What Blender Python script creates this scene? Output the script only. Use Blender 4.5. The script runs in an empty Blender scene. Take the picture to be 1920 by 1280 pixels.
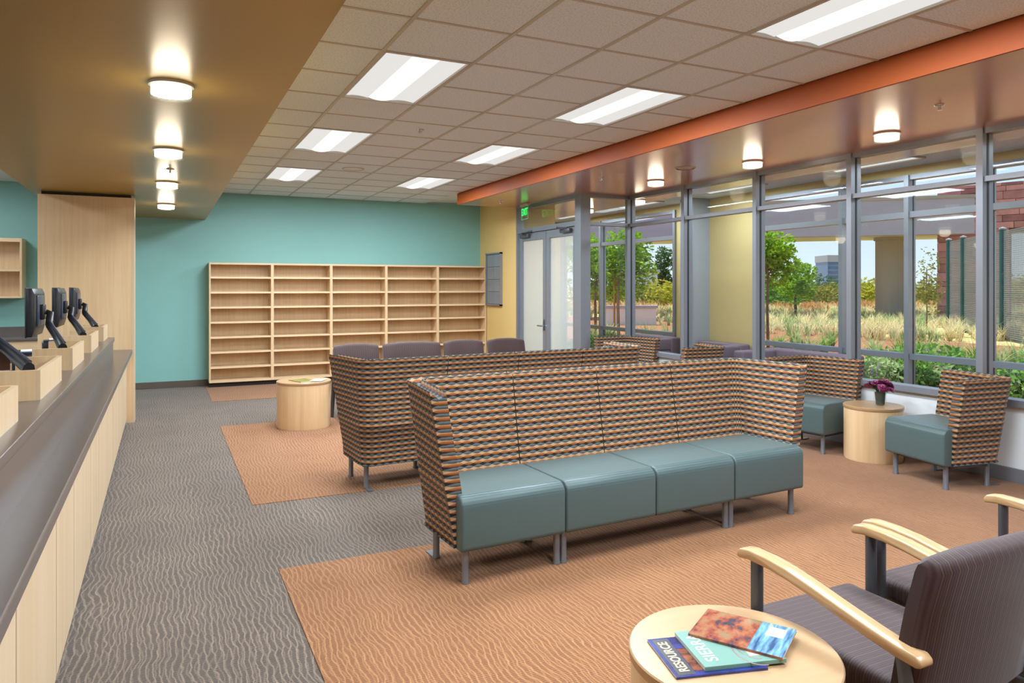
import bpy, bmesh, math, random
from mathutils import Vector, Matrix

scn = bpy.context.scene
COL = scn.collection
R = math.radians

# ------------------------------------------------------------------ camera
FPX, HOR = 1354.0, 537.0
cam_d = bpy.data.cameras.new('camera'); cam = bpy.data.objects.new('camera', cam_d); COL.objects.link(cam)
cam.location = (0, 0, 1.56)
TH = math.atan(655 / 1354)
cam.rotation_euler = (R(90), 0, -TH)
cam_d.sensor_width = 36; cam_d.lens = FPX / 1920 * 36
cam_d.shift_y = -(640 - HOR) / 1920
cam_d.clip_start = .05; cam_d.clip_end = 1500
scn.camera = cam

# ------------------------------------------------------------------ sky, sun, exposure
w = bpy.data.worlds.new('sky'); scn.world = w; w.use_nodes = True
nt = w.node_tree; nt.nodes.clear()
tcs = nt.nodes.new('ShaderNodeTexCoord'); sp = nt.nodes.new('ShaderNodeSeparateXYZ'); rp = nt.nodes.new('ShaderNodeValToRGB')
for i, (p, c) in enumerate([(0, (.80, .87, .96, 1)), (.12, (.66, .79, .97, 1)), (.35, (.46, .64, .95, 1)), (1, (.26, .45, .88, 1))]):
    if i > 1: rp.color_ramp.elements.new(p)
    rp.color_ramp.elements[i].position = p; rp.color_ramp.elements[i].color = c
bg = nt.nodes.new('ShaderNodeBackground'); bg.inputs[1].default_value = .92
wo = nt.nodes.new('ShaderNodeOutputWorld')
nt.links.new(tcs.outputs['Generated'], sp.inputs[0]); nt.links.new(sp.outputs[2], rp.inputs[0]); nt.links.new(rp.outputs[0], bg.inputs[0]); nt.links.new(bg.outputs[0], wo.inputs[0])
sd = bpy.data.lights.new('sun', 'SUN'); sd.energy = 6.0; sd.angle = R(1.0); sd.color = (1, .95, .86)
sun = bpy.data.objects.new('sun', sd); COL.objects.link(sun)
sdir = Vector((-.06, .26, .97)).normalized()
sun.rotation_euler = sdir.to_track_quat('Z', 'Y').to_euler()
scn.view_settings.view_transform = 'Standard'; scn.view_settings.look = 'None'
scn.view_settings.gamma = 1; scn.view_settings.use_curve_mapping = False
scn.view_settings.exposure = 0.38
scn.cycles.caustics_reflective = False; scn.cycles.caustics_refractive = False
scn.cycles.max_bounces = 6; scn.cycles.diffuse_bounces = 4; scn.cycles.glossy_bounces = 3; scn.cycles.transparent_max_bounces = 12
scn.cycles.use_adaptive_sampling = True; scn.cycles.adaptive_threshold = .05
TROFFER_W, DRUM_W, SOFFIT_W = 72, 4, 1.4      # lamp powers (used by the lamps' own builders)
LAMP_COL = (.77, .89, 1)

# ------------------------------------------------------------------ helpers
def srgb(r, g, b):
    f = lambda c: (c / 12.92 if c <= .04045 else ((c + .055) / 1.055) ** 2.4)
    return (f(r / 255), f(g / 255), f(b / 255), 1)

class NT:
    def __init__(s, name):
        s.m = bpy.data.materials.new(name); s.m.use_nodes = True
        s.t = s.m.node_tree; s.t.nodes.clear()
        s.out = s.t.nodes.new('ShaderNodeOutputMaterial')
    def n(s, typ, **kw):
        x = s.t.nodes.new('ShaderNode' + typ)
        for k, v in kw.items(): setattr(x, k, v)
        return x
    def put(s, sock, v):
        if isinstance(v, bpy.types.NodeSocket): s.t.links.new(v, sock)
        elif v is not None: sock.default_value = v
    def math(s, op, a, b=None, c=None, clamp=False):
        x = s.n('Math', operation=op, use_clamp=clamp)
        for i, v in enumerate((a, b, c)):
            if v is not None: s.put(x.inputs[i], v)
        return x.outputs[0]
    def mix(s, f, a, b, blend='MIX'):
        x = s.n('Mix', data_type='RGBA', blend_type=blend)
        s.put(x.inputs[0], f); s.put(x.inputs[6], a); s.put(x.inputs[7], b)
        return x.outputs[2]
    def coords(s, kind='Object', scale=(1, 1, 1), rot=(0, 0, 0)):
        tc = s.n('TexCoord'); mp = s.n('Mapping')
        mp.inputs['Scale'].default_value = scale; mp.inputs['Rotation'].default_value = rot
        s.t.links.new(tc.outputs[kind], mp.inputs[0]); return mp.outputs[0]
    def noise(s, vec, scale=5, detail=3, rough=.5, col=False):
        x = s.n('TexNoise'); s.put(x.inputs['Vector'], vec)
        x.inputs['Scale'].default_value = scale; x.inputs['Detail'].default_value = detail
        x.inputs['Roughness'].default_value = rough
        return x.outputs[1 if col else 0]
    def ramp(s, f, stops):
        x = s.n('ValToRGB'); e = x.color_ramp.elements
        while len(e) < len(stops): e.new(.5)
        for i, (p, c) in enumerate(stops): e[i].position = p; e[i].color = c
        s.put(x.inputs[0], f); return x.outputs[0]
    def bsdf(s, color, rough=.5, metal=0, coat=0, coatr=.05, sheen=0, bump=None, bstr=.2, bdist=.002, spec=.5, emit=None, estr=0):
        b = s.n('BsdfPrincipled'); s.put(b.inputs['Base Color'], color); s.put(b.inputs['Roughness'], rough)
        s.put(b.inputs['Metallic'], metal); b.inputs['Coat Weight'].default_value = coat; b.inputs['Coat Roughness'].default_value = coatr
        b.inputs['Sheen Weight'].default_value = sheen; b.inputs['Specular IOR Level'].default_value = spec
        if emit: b.inputs['Emission Color'].default_value = emit; b.inputs['Emission Strength'].default_value = estr
        if bump is not None:
            bp = s.n('Bump'); bp.inputs['Strength'].default_value = bstr; bp.inputs['Distance'].default_value = bdist
            s.put(bp.inputs['Height'], bump); s.t.links.new(bp.outputs[0], b.inputs['Normal'])
        s.t.links.new(b.outputs[0], s.out.inputs[0]); return s.m

MAT = {}
def plain(name, c, rough=.6, metal=0, var=.06, vs=6, **kw):
    if name in MAT: return MAT[name]
    s = NT(name); v = s.coords()
    n = s.noise(v, vs, 3)
    lo = tuple(x * (1 - var) for x in c[:3]) + (1,); hi = tuple(min(1, x * (1 + var)) for x in c[:3]) + (1,)
    MAT[name] = s.bsdf(s.mix(n, lo, hi), rough, metal, **kw); return MAT[name]

def wood(name, base, dark, axis='z', scale=1.0, rough=.38, **kw):
    if name in MAT: return MAT[name]
    s = NT(name)
    sc = {'z': (30, 30, 1.2), 'x': (1.2, 30, 30), 'y': (30, 1.2, 30)}[axis]
    v = s.coords(scale=tuple(k * scale for k in sc))
    a = s.noise(v, 1.0, 5, .6)
    v2 = s.coords(scale=tuple(k * scale * .18 for k in sc)); b = s.noise(v2, 1.0, 2)
    f = s.math('ADD', s.math('MULTIPLY', a, .65), s.math('MULTIPLY', b, .45))
    MAT[name] = s.bsdf(s.ramp(f, [(.32, dark), (.68, base)]), rough, **kw); return MAT[name]

def carpet(name, base, line, dark):
    s = NT(name)
    geo = s.n('NewGeometry'); sep = s.n('SeparateXYZ'); s.t.links.new(geo.outputs['Position'], sep.inputs[0])
    x, y = sep.outputs[0], sep.outputs[1]
    mp = s.n('Mapping'); s.t.links.new(geo.outputs['Position'], mp.inputs[0]); mp.inputs['Scale'].default_value = (1, .9, 1)
    n1 = s.noise(mp.outputs[0], 3.2, 1.0); n3 = s.noise(geo.outputs['Position'], 14, 2); n4 = s.noise(geo.outputs['Position'], 22, 2)
    n2 = s.noise(geo.outputs['Position'], 1.7, 2)
    xx = s.math('ADD', x, s.math('ADD', s.math('MULTIPLY', s.math('SUBTRACT', n1, .5), .12), s.math('MULTIPLY', s.math('SUBTRACT', n3, .5), .026)))
    mp2 = s.n('Mapping'); s.t.links.new(geo.outputs['Position'], mp2.inputs[0]); mp2.inputs['Location'].default_value = (7.3, 3.1, 0)
    n5 = s.noise(mp2.outputs[0], 3.6, 1.0); n6 = s.noise(mp2.outputs[0], 13, 2)
    x2 = s.math('ADD', x, s.math('ADD', s.math('MULTIPLY', s.math('SUBTRACT', n5, .5), .12), s.math('MULTIPLY', s.math('SUBTRACT', n6, .5), .03)))
    def lines(p, per):
        q = s.math('SINE', s.math('MULTIPLY', p, 2 * math.pi / per))
        return s.math('MAXIMUM', s.math('MULTIPLY', s.math('ADD', q, -.5), 2.0), 0)
    w1 = s.math('MAXIMUM', lines(xx, .027), s.math('MULTIPLY', lines(x2, .031), .5))
    yy = s.math('ADD', y, s.math('MULTIPLY', s.math('SUBTRACT', n3, .5), .018))
    w2 = s.math('SINE', s.math('MULTIPLY', yy, 2 * math.pi / .0125))
    w2 = s.math('MAXIMUM', s.math('MULTIPLY', w2, .8), 0)
    fine = s.noise(geo.outputs['Position'], 260, 2)
    vary = s.math('MULTIPLY', n2, 1.0)
    f = s.math('MULTIPLY', s.math('ADD', s.math('MULTIPLY', w1, s.math('ADD', .1, s.math('MULTIPLY', n4, .85))), s.math('MULTIPLY', w2, s.math('SUBTRACT', .95, s.math('MULTIPLY', n4, .9)))), s.math('ADD', .55, vary))
    f = s.math('MULTIPLY', f, s.math('ADD', .6, s.math('MULTIPLY', fine, .8)), clamp=True)
    c0 = s.mix(s.math('MULTIPLY', fine, .9), dark, base)
    c = s.mix(f, c0, line)
    return s.bsdf(c, .95, sheen=.15, bump=fine, bstr=.2, bdist=.003, spec=.15)

def basket_fabric(name):
    s = NT(name); uv = s.n('UVMap'); sep = s.n('SeparateXYZ'); s.t.links.new(uv.outputs[0], sep.inputs[0])
    u = s.math('FRACT', s.math('DIVIDE', sep.outputs[0], .062))
    v = s.math('FRACT', s.math('DIVIDE', sep.outputs[1], .041))
    a = s.math('ABSOLUTE', s.math('SUBTRACT', s.math('MULTIPLY', u, 2), 1))
    hgt = s.math('MULTIPLY', s.math('SUBTRACT', 1.0, s.math('POWER', a, 1.75)), .222)
    # v measured upwards: grey lens in the upper half, orange lens in the lower half
    dg = s.math('ABSOLUTE', s.math('SUBTRACT', v, .75)); do = s.math('ABSOLUTE', s.math('SUBTRACT', v, .25))
    ing = s.math('LESS_THAN', dg, hgt); ino = s.math('LESS_THAN', do, hgt)
    mid = s.math('LESS_THAN', s.math('ABSOLUTE', s.math('SUBTRACT', v, .5)), .25)
    bgc = s.mix(mid, srgb(22, 17, 12), srgb(180, 146, 110))
    og = s.mix(s.math('MULTIPLY', v, 2.2, clamp=True), srgb(96, 50, 20), srgb(172, 102, 48))
    gy = s.mix(s.math('MULTIPLY', s.math('SUBTRACT', v, .5), 2.2, clamp=True), srgb(42, 48, 52), srgb(100, 109, 110))
    c = s.mix(ino, bgc, og); c = s.mix(ing, c, gy)
    n = s.noise(s.coords(), 500, 2)
    c = s.mix(s.math('MULTIPLY', n, .35), c, srgb(60, 42, 26))
    bump = s.math('ADD', s.math('MAXIMUM', s.math('SUBTRACT', hgt, dg), s.math('SUBTRACT', hgt, do)), s.math('MULTIPLY', n, .15))
    return s.bsdf(c, .85, sheen=.1, bump=bump, bstr=.5, bdist=.006, spec=.2)

def striped_fabric(name, axis):
    s = NT(name); tc = s.n('TexCoord'); sep = s.n('SeparateXYZ'); s.t.links.new(tc.outputs['Object'], sep.inputs[0])
    p = sep.outputs[axis]
    a = s.math('SINE', s.math('MULTIPLY', p, 2 * math.pi / .0085))
    b = s.math('SINE', s.math('MULTIPLY', p, 2 * math.pi / .026))
    n = s.noise(s.coords(), 300, 2)
    f = s.math('MULTIPLY', s.math('ADD', s.math('MULTIPLY', a, .5), .5), s.math('ADD', .35, s.math('MULTIPLY', n, .6)), clamp=True)
    c = s.mix(f, srgb(45, 26, 26), srgb(74, 48, 48))
    c = s.mix(s.math('MULTIPLY', s.math('GREATER_THAN', b, .95), .14), c, srgb(150, 128, 70))
    return s.bsdf(c, .62, sheen=.15, bump=s.math('ADD', a, n), bstr=.15, bdist=.001, spec=.35)

def glass(name, tint=(.96, .985, .98, 1), refl=.06):
    s = NT(name); t = s.n('BsdfTransparent'); t.inputs[0].default_value = tint
    g = s.n('BsdfGlossy'); g.inputs[0].default_value = (1, 1, 1, 1); g.inputs['Roughness'].default_value = .02
    lw = s.n('LayerWeight'); lw.inputs[0].default_value = .12
    m = s.n('MixShader'); s.t.links.new(s.math('ADD', s.math('MULTIPLY', lw.outputs[0], .14), refl * .2), m.inputs[0])
    s.t.links.new(t.outputs[0], m.inputs[1]); s.t.links.new(g.outputs[0], m.inputs[2])
    s.t.links.new(m.outputs[0], s.out.inputs[0]); return s.m

def emit(name, c, st):
    s = NT(name); e = s.n('Emission'); e.inputs[0].default_value = c; e.inputs[1].default_value = st
    s.t.links.new(e.outputs[0], s.out.inputs[0]); return s.m

def leafmat(name, a, b):
    s = NT(name); geo = s.n('NewGeometry')
    n = s.noise(geo.outputs['Position'], 2.3, 3); m = s.noise(geo.outputs['Position'], 23, 2)
    f = s.math('ADD', s.math('MULTIPLY', n, .5), s.math('MULTIPLY', m, .5))
    c = s.ramp(f, [(.35, a), (.65, b)])
    d = s.n('BsdfDiffuse'); s.put(d.inputs[0], c); t = s.n('BsdfTranslucent'); s.put(t.inputs[0], c)
    mx = s.n('MixShader'); mx.inputs[0].default_value = .35
    s.t.links.new(d.outputs[0], mx.inputs[1]); s.t.links.new(t.outputs[0], mx.inputs[2])
    s.t.links.new(mx.outputs[0], s.out.inputs[0]); return s.m

def stone(name, a, b, sc=2.5):
    s = NT(name); geo = s.n('NewGeometry'); oi = s.n('ObjectInfo')
    n = s.noise(geo.outputs['Position'], sc, 5, .65)
    f = s.math('ADD', s.math('MULTIPLY', n, .6), s.math('MULTIPLY', oi.outputs['Random'], .45))
    return s.bsdf(s.ramp(f, [(.3, a), (.7, b)]), .9, bump=n, bstr=.5, bdist=.03)

class B:
    """collects faces and builds ONE mesh object"""
    def __init__(s): s.bm = bmesh.new(); s.uv = s.bm.loops.layers.uv.new('UVMap')
    def face(s, cos, uvs=None):
        f = s.bm.faces.new([s.bm.verts.new(c) for c in cos])
        if uvs:
            for l, t in zip(f.loops, uvs): l[s.uv].uv = t
        return s
    def _merge(s, t, M=None):
        if M is not None: bmesh.ops.transform(t, matrix=M, verts=t.verts)
        me = bpy.data.meshes.new('tmp'); t.to_mesh(me); t.free(); s.bm.from_mesh(me); bpy.data.meshes.remove(me); return s
    def box(s, x0, x1, y0, y1, z0, z1, bev=0, seg=2, M=None):
        t = bmesh.new(); t.loops.layers.uv.new('UVMap')
        bmesh.ops.create_cube(t, size=1)
        for v in t.verts:
            v.co = (x0 + (v.co.x + .5) * (x1 - x0), y0 + (v.co.y + .5) * (y1 - y0), z0 + (v.co.z + .5) * (z1 - z0))
        if bev: bmesh.ops.bevel(t, geom=list(t.edges), offset=bev, segments=seg, profile=.5, affect='EDGES')
        return s._merge(t, M)
    def prism(s, poly, axis, a, b, bev=0, seg=2):
        """polygon of 2D points extruded along axis ('x': points are (y,z); 'y': (x,z); 'z': (x,y))"""
        t = bmesh.new(); t.loops.layers.uv.new('UVMap')
        def mk(p, k): return {'x': (k, p[0], p[1]), 'y': (p[0], k, p[1]), 'z': (p[0], p[1], k)}[axis]
        va = [t.verts.new(mk(p, a)) for p in poly]; vb = [t.verts.new(mk(p, b)) for p in poly]
        n = len(poly)
        t.faces.new(va[::-1]); t.faces.new(vb)
        for i in range(n): t.faces.new((va[i], va[(i + 1) % n], vb[(i + 1) % n], vb[i]))
        bmesh.ops.recalc_face_normals(t, faces=t.faces)
        if bev: bmesh.ops.bevel(t, geom=list(t.edges), offset=bev, segments=seg, profile=.5, affect='EDGES')
        return s._merge(t)
    def lathe(s, prof, c=(0, 0, 0), seg=32):
        """profile of (r, z) from bottom to top"""
        t = bmesh.new(); t.loops.layers.uv.new('UVMap'); rings = []
        for r, z in prof:
            if r < 1e-6: rings.append([t.verts.new((c[0], c[1], c[2] + z))])
            else: rings.append([t.verts.new((c[0] + r * math.cos(2 * math.pi * k / seg), c[1] + r * math.sin(2 * math.pi * k / seg), c[2] + z)) for k in range(seg)])
        for a, b in zip(rings, rings[1:]):
            for k in range(seg):
                k2 = (k + 1) % seg
                if len(a) == 1 and len(b) == 1: continue
                if len(a) == 1: t.faces.new((a[0], b[k2], b[k]))
                elif len(b) == 1: t.faces.new((a[k], a[k2], b[0]))
                else: t.faces.new((a[k], a[k2], b[k2], b[k]))
        bmesh.ops.recalc_face_normals(t, faces=t.faces)
        return s._merge(t)
    def tube(s, pts, r, seg=10, sx=1.0, sy=1.0, up=(0, 0, 1)):
        """tube along points; radius list or number; sx, sy stretch the section sideways/upwards"""
        t = bmesh.new(); t.loops.layers.uv.new('UVMap'); pts = [Vector(p) for p in pts]; rings = []
        for i, p in enumerate(pts):
            d = (pts[min(i + 1, len(pts) - 1)] - pts[max(i - 1, 0)]).normalized()
            u = Vector(up)
            if abs(d.dot(u)) > .95: u = Vector((0, 1, 0)) if abs(d.y) < .9 else Vector((1, 0, 0))
            a = d.cross(u).normalized(); b = a.cross(d).normalized()
            rr = r[i] if isinstance(r, (list, tuple)) else r
            rings.append([t.verts.new(p + a * (rr * sx * math.cos(2 * math.pi * k / seg)) + b * (rr * sy * math.sin(2 * math.pi * k / seg))) for k in range(seg)])
        for a, b in zip(rings, rings[1:]):
            for k in range(seg): t.faces.new((a[k], a[(k + 1) % seg], b[(k + 1) % seg], b[k]))
        t.faces.new(rings[0][::-1]); t.faces.new(rings[-1])
        bmesh.ops.recalc_face_normals(t, faces=t.faces)
        return s._merge(t)
    def uvproj(s):
        s.bm.normal_update()
        for f in s.bm.faces:
            n = [abs(k) for k in f.normal]; i = n.index(max(n))
            for l in f.loops:
                c = l.vert.co
                l[s.uv].uv = ((c.y, c.z), (c.x, c.z), (c.x, c.y))[i]
        return s
    def mesh(s, name, mat, smooth=None, merge=False):
        if merge: bmesh.ops.remove_doubles(s.bm, verts=s.bm.verts, dist=1e-5)
        me = bpy.data.meshes.new(name); s.bm.to_mesh(me); s.bm.free()
        me.materials.append(mat)
        if smooth is not None:
            me.polygons.foreach_set('use_smooth', [True] * len(me.polygons))
            me.set_sharp_from_angle(angle=R(smooth))
        return me
    def build(s, name, mat, parent=None, smooth=None, merge=False):
        return link(name, s.mesh(name, mat, smooth, merge), parent)

def link(name, data, parent=None, loc=None):
    o = bpy.data.objects.new(name, data); COL.objects.link(o)
    if parent: o.parent = parent
    if loc: o.location = loc
    return o

def tag(o, label, cat=None, group=None, kind=None):
    o['label'] = label
    if cat: o['category'] = cat
    if group: o['group'] = group
    if kind: o['kind'] = kind
    return o
def thing(name, label, cat, loc=(0, 0, 0), rz=0, group=None):
    o = bpy.data.objects.new(name, None); COL.objects.link(o); o.empty_display_size = .1
    o.location = loc; o.rotation_euler = (0, 0, rz)
    return tag(o, label, cat, group)
def struct(o, label): return tag(o, label, kind='structure')
def senv(name, label, loc=(0, 0, 0)):
    o = bpy.data.objects.new(name, None); COL.objects.link(o); o.location = loc
    return struct(o, label)
def copy_tree(o, parent=None):
    c = o.copy(); COL.objects.link(c); c.parent = parent
    for ch in list(o.children):
        copy_tree(ch, c)
    return c
def bx(name, mat, parent, *a, **k): return B().box(*a, **k).build(name, mat, parent)
def rbx(name, mat, parent, *a, **k): return B().box(*a, **k).build(name, mat, parent, smooth=50)
def area_light(parent, name, loc, sx, sy, watts, col=LAMP_COL):
    d = bpy.data.lights.new(name, 'AREA'); d.shape = 'RECTANGLE'; d.size = sx; d.size_y = sy; d.energy = watts; d.color = col
    o = bpy.data.objects.new(name, d); COL.objects.link(o); o.parent = parent; o.location = loc
    return o

# ------------------------------------------------------------------ materials
M_TEAL = plain('teal_paint', srgb(130, 178, 170), .55, var=.02)
M_YEL = plain('yellow_paint', srgb(222, 188, 120), .6, var=.02)
M_YELO = plain('pale_yellow_paint', srgb(212, 188, 130), .6, var=.02)
M_MUST = plain('mustard_paint', srgb(166, 132, 50), .3, var=.02, vs=3, spec=.6)
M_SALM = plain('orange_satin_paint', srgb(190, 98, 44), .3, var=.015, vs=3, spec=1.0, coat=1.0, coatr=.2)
M_WHITE = plain('white_paint', srgb(226, 226, 224), .6, var=.02)
M_KNEE = plain('white_panel', srgb(228, 230, 230), .35, var=.01)
M_OFFW = plain('rear_wall_paint', srgb(232, 228, 222), .7, var=.02)
s_ = NT('ceiling_tile'); v_ = s_.coords()
n_ = s_.noise(v_, 90, 3, .7); MAT['tile'] = s_.bsdf(s_.ramp(n_, [(.32, srgb(196, 206, 216)), (.52, srgb(230, 239, 250))]), .9, bump=n_, bstr=.4, bdist=.003, spec=.1)
M_TILE = MAT['tile']
M_GRID = plain('ceiling_grid_white', srgb(190, 184, 176), .4, var=.02)
M_ALU = plain('clear_anodised_aluminium', srgb(146, 148, 155), .38, .5, var=.03)
M_DALU = plain('dark_gasket', srgb(52, 56, 64), .5, .2, var=.03)
M_STEEL = plain('grey_tube_steel', srgb(122, 124, 130), .35, .6, var=.03)
M_DSTEEL = plain('charcoal_steel', srgb(92, 94, 98), .4, .5, var=.03)
M_GLASS = glass('window_glass')
def reflection_haze_glass(name):  # pale reflection put into the door panes as diffuse white
    s = NT(name); t = s.n('BsdfTransparent'); d = s.n('BsdfTranslucent'); d.inputs[0].default_value = (.95, .96, .9, 1); e = s.n('BsdfDiffuse'); e.inputs[0].default_value = (.95, .96, .9, 1)
    m = s.n('MixShader'); m.inputs[0].default_value = .5; s.t.links.new(d.outputs[0], m.inputs[1]); s.t.links.new(e.outputs[0], m.inputs[2])
    m2 = s.n('MixShader'); m2.inputs[0].default_value = .38; s.t.links.new(t.outputs[0], m2.inputs[1]); s.t.links.new(m.outputs[0], m2.inputs[2])
    s.t.links.new(m2.outputs[0], s.out.inputs[0]); return s.m
M_DOORG = reflection_haze_glass('door_glass')
M_ACRY = glass('clear_acrylic', (.97, .99, .98, 1), .15)
M_MAPLE_Z = wood('maple_vertical', srgb(222, 190, 148), srgb(203, 167, 121), 'z')
M_MAPLE_X = wood('maple_along_x', srgb(224, 194, 154), srgb(208, 174, 130), 'x')
M_MAPLE_P = wood('maple_panel_pale', srgb(210, 184, 150), srgb(198, 166, 126), 'z', .6)
M_ARM = wood('beech_arm', srgb(188, 152, 110), srgb(168, 130, 88), 'y', .8, .25)
M_TTOP = wood('maple_table_top', srgb(180, 146, 108), srgb(168, 132, 94), 'x', .5, .3)
M_CARPET = carpet('grey_carpet', srgb(86, 74, 66), srgb(146, 128, 111), srgb(54, 45, 40))
M_ORANGE = carpet('orange_carpet', srgb(132, 84, 50), srgb(174, 126, 84), srgb(98, 60, 36))
M_BASKET = basket_fabric('basket_weave_upholstery')
M_SEAT = plain('blue_green_vinyl', srgb(74, 90, 88), .42, var=.05, vs=60, sheen=.1, spec=.35)
M_PUR_X = striped_fabric('plum_stripe_upholstery', 0)
M_PUR_Y = striped_fabric('plum_stripe_seat', 1)
M_PLUM = plain('plum_grey_upholstery', srgb(124, 105, 114), .7, var=.06, vs=80)
M_BLACK = plain('black_plastic', srgb(30, 31, 34), .35, var=.05)
M_DKBLUE = plain('dark_blue_grey_plastic', srgb(52, 60, 76), .3, var=.05)
M_GREY_SS = plain('grey_solid_surface', srgb(96, 85, 79), .28, var=.05, vs=90, spec=.6)
M_BASEB = plain('brown_rubber_base', srgb(86, 74, 62), .6)
M_PAPER = plain('white_paper', srgb(232, 230, 224), .7, var=.02)
M_CHROME = plain('chrome', srgb(205, 205, 208), .15, 1, var=.01)
M_RED = plain('red_mark', srgb(190, 60, 50), .5)
M_DARK = plain('dark_recess', srgb(40, 36, 32), .8)
M_LENS = emit('troffer_lens_glow', (1, .97, .93, 1), .62)
M_STRIP = emit('troffer_basket_glow', (1, .97, .92, 1), .95)
M_DRUMG = emit('drum_lamp_glow', (1, .9, .72, 1), 3.2)
M_EXITG = emit('exit_green_glow', (.04, 1, .16, 1), 1.1)

# ================================================================== ROOM SHELL
ZC, XW, XO, YB = 3.05, 6.16, 8.40, 12.32       # ceiling, inner glazing, outer glazing, teal wall
struct(bx('floor', M_CARPET, None, -4, XO + .2, -4, 14.8, -.12, 0), 'grey wavy patterned carpet floor')
for (x0, x1, y0, y1, lb) in (
        (.575, XW - .08, -4, 4.14, 'orange carpet inlay under the nearest seats'),
        (2.3, XW - .08, 4.14, 5.44, 'orange carpet strip between the two high-backed sofas'),
        (.575, XW - .08, 5.44, 8.66, 'orange carpet inlay under the rear sofa and drum table'),
        (.60, 5.3, 10.55, YB, 'orange carpet inlay in front of the bookcases')):
    struct(bx('floor_inlay', M_ORANGE, None, x0, x1, y0, y1, -.01, .004), lb)
# walls
wb = struct(bx('wall_back', M_TEAL, None, -4, 5.3, YB, YB + .12, 0, 3.06), 'teal painted back wall')
struct(bx('baseboard_back', M_BASEB, None, -4, .64, YB - .012, YB, .004, .10), 'brown rubber baseboard along the teal wall')
struct(bx('wall_left', M_OFFW, None, -4.12, -4, -4, YB + .12, 0, 3.06), 'pale wall at the far left behind the counter')
struct(bx('wall_rear', M_OFFW, None, -4, XO + .2, -4.12, -4, 0, 3.3), 'pale wall behind the camera')
struct(bx('wall_door', M_YEL, None, 5.3, 5.44, 10.80, 14.6, 0, 3.06), 'yellow wall between teal wall and glass doors')
struct(bx('wall_stub', M_YELO, None, 5.44, 6.04, 10.80, 10.95, 0, 3.06), 'yellow wall stub seen through the glass doors')
struct(bx('wall_end', M_YELO, None, 5.44, XO + .1, 14.6, 14.75, 0, 3.06), 'yellow end wall of the outer lounge')
pier = struct(bx('wall_pier', M_YELO, None, XO - .04, XO + .12, 8.52, 10.46, 0, 3.06), 'yellow wall pier between the outer windows')
struct(bx('wall_column', plain('grey_paint', srgb(160, 164, 172), .5, var=.02), None, 8.02, XO - .04, 9.58, 9.93, 0, 3.06), 'grey boxed column in front of the yellow pier')
struct(bx('wall_header', M_YELO, None, XO - .03, XO + .10, -4, 14.6, 2.945, 3.06), 'yellow header band above the outer windows')
struct(bx('wall_knee', M_KNEE, None, XW - .03, XW + .05, -4, 8.76, .11, .61), 'white knee wall under the inner windows')
struct(bx('baseboard_window', M_ALU, None, XW - .05, XW + .06, -4, 8.76, 0, .11), 'grey metal baseboard under the white knee wall')
# ceiling slab, soffits
ceil = struct(bx('ceiling', M_WHITE, None, -4.2, XO + .3, -4.2, 14.8, 3.075, 3.3), 'suspended ceiling of white acoustic tiles')
struct(bx('ceiling_left', M_WHITE, None, -4, -1.31, -4, YB, 3.05, 3.075), 'white ceiling behind the service counter')
struct(bx('ceiling_outer', M_TILE, None, 6.80, XO - .04, -4, 14.6, 3.05, 3.075), 'white ceiling strip of the outer lounge')
struct(B().box(-1.31, .605, -4, YB, 2.61, 3.075).build('ceiling_soffit', M_MUST), 'mustard painted soffit over the service counter')
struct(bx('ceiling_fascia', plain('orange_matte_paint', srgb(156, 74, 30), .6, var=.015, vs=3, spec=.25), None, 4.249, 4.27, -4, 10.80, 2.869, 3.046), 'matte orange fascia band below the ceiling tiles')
poly = [(4.27, -4), (6.80, -4), (6.80, 14.6), (5.44, 14.6), (5.44, 10.80), (4.27, 10.80)]
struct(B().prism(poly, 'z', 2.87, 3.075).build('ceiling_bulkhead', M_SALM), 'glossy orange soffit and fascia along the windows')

# ceiling grid and tiles
XL = [.612, 1.252, 1.864, 2.476, 3.088, 3.70, 4.248]
YL = [4.45 + .6096 * k for k in range(-13, 13)] + [YB]
TROF = [(1, y) for y in (-.4268, 2.0116, 4.45, 6.8884, 9.3268)] + [(4, y) for y in (-.4268, 2.0116, 4.45, 6.8884, 9.3268)]
g = B()
for x in XL[1:-1]: g.box(x - .012, x + .012, YL[0], YB, 3.043, 3.054)
for y in YL:
    for i in range(len(XL) - 1):
        if any(i == c and ty + .1 < y < ty + 1.1 for c, ty in TROF): continue
        g.box(XL[i] + (.012 if i else 0), XL[i + 1] - .012, y - .010, y + .010, 3.045, 3.054)
g.build('ceiling_grid', M_GRID, ceil)
tile_mesh = {}
for i in range(len(XL) - 1):
    for j in range(len(YL) - 1):
        x0, x1, y0, y1 = XL[i] + .011, XL[i + 1] - .011, YL[j] + .010, YL[j + 1] - .010
        if any(i == c and y0 + .1 > ty - .01 and y1 - .1 < ty + 1.23 for c, ty in TROF): continue
        key = (round(x1 - x0, 3), round(y1 - y0, 3))
        if key not in tile_mesh:
            tile_mesh[key] = B().box(-key[0] / 2, key[0] / 2, -key[1] / 2, key[1] / 2, 0, .016).mesh('ceiling_tile', M_TILE)
        link('ceiling_tile', tile_mesh[key], ceil, ((x0 + x1) / 2, (y0 + y1) / 2, 3.05))
if True:
    fill = B().box(.612, 4.248, -4, YL[0], 3.05, 3.066).build('ceiling_field', M_TILE, ceil); 

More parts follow.
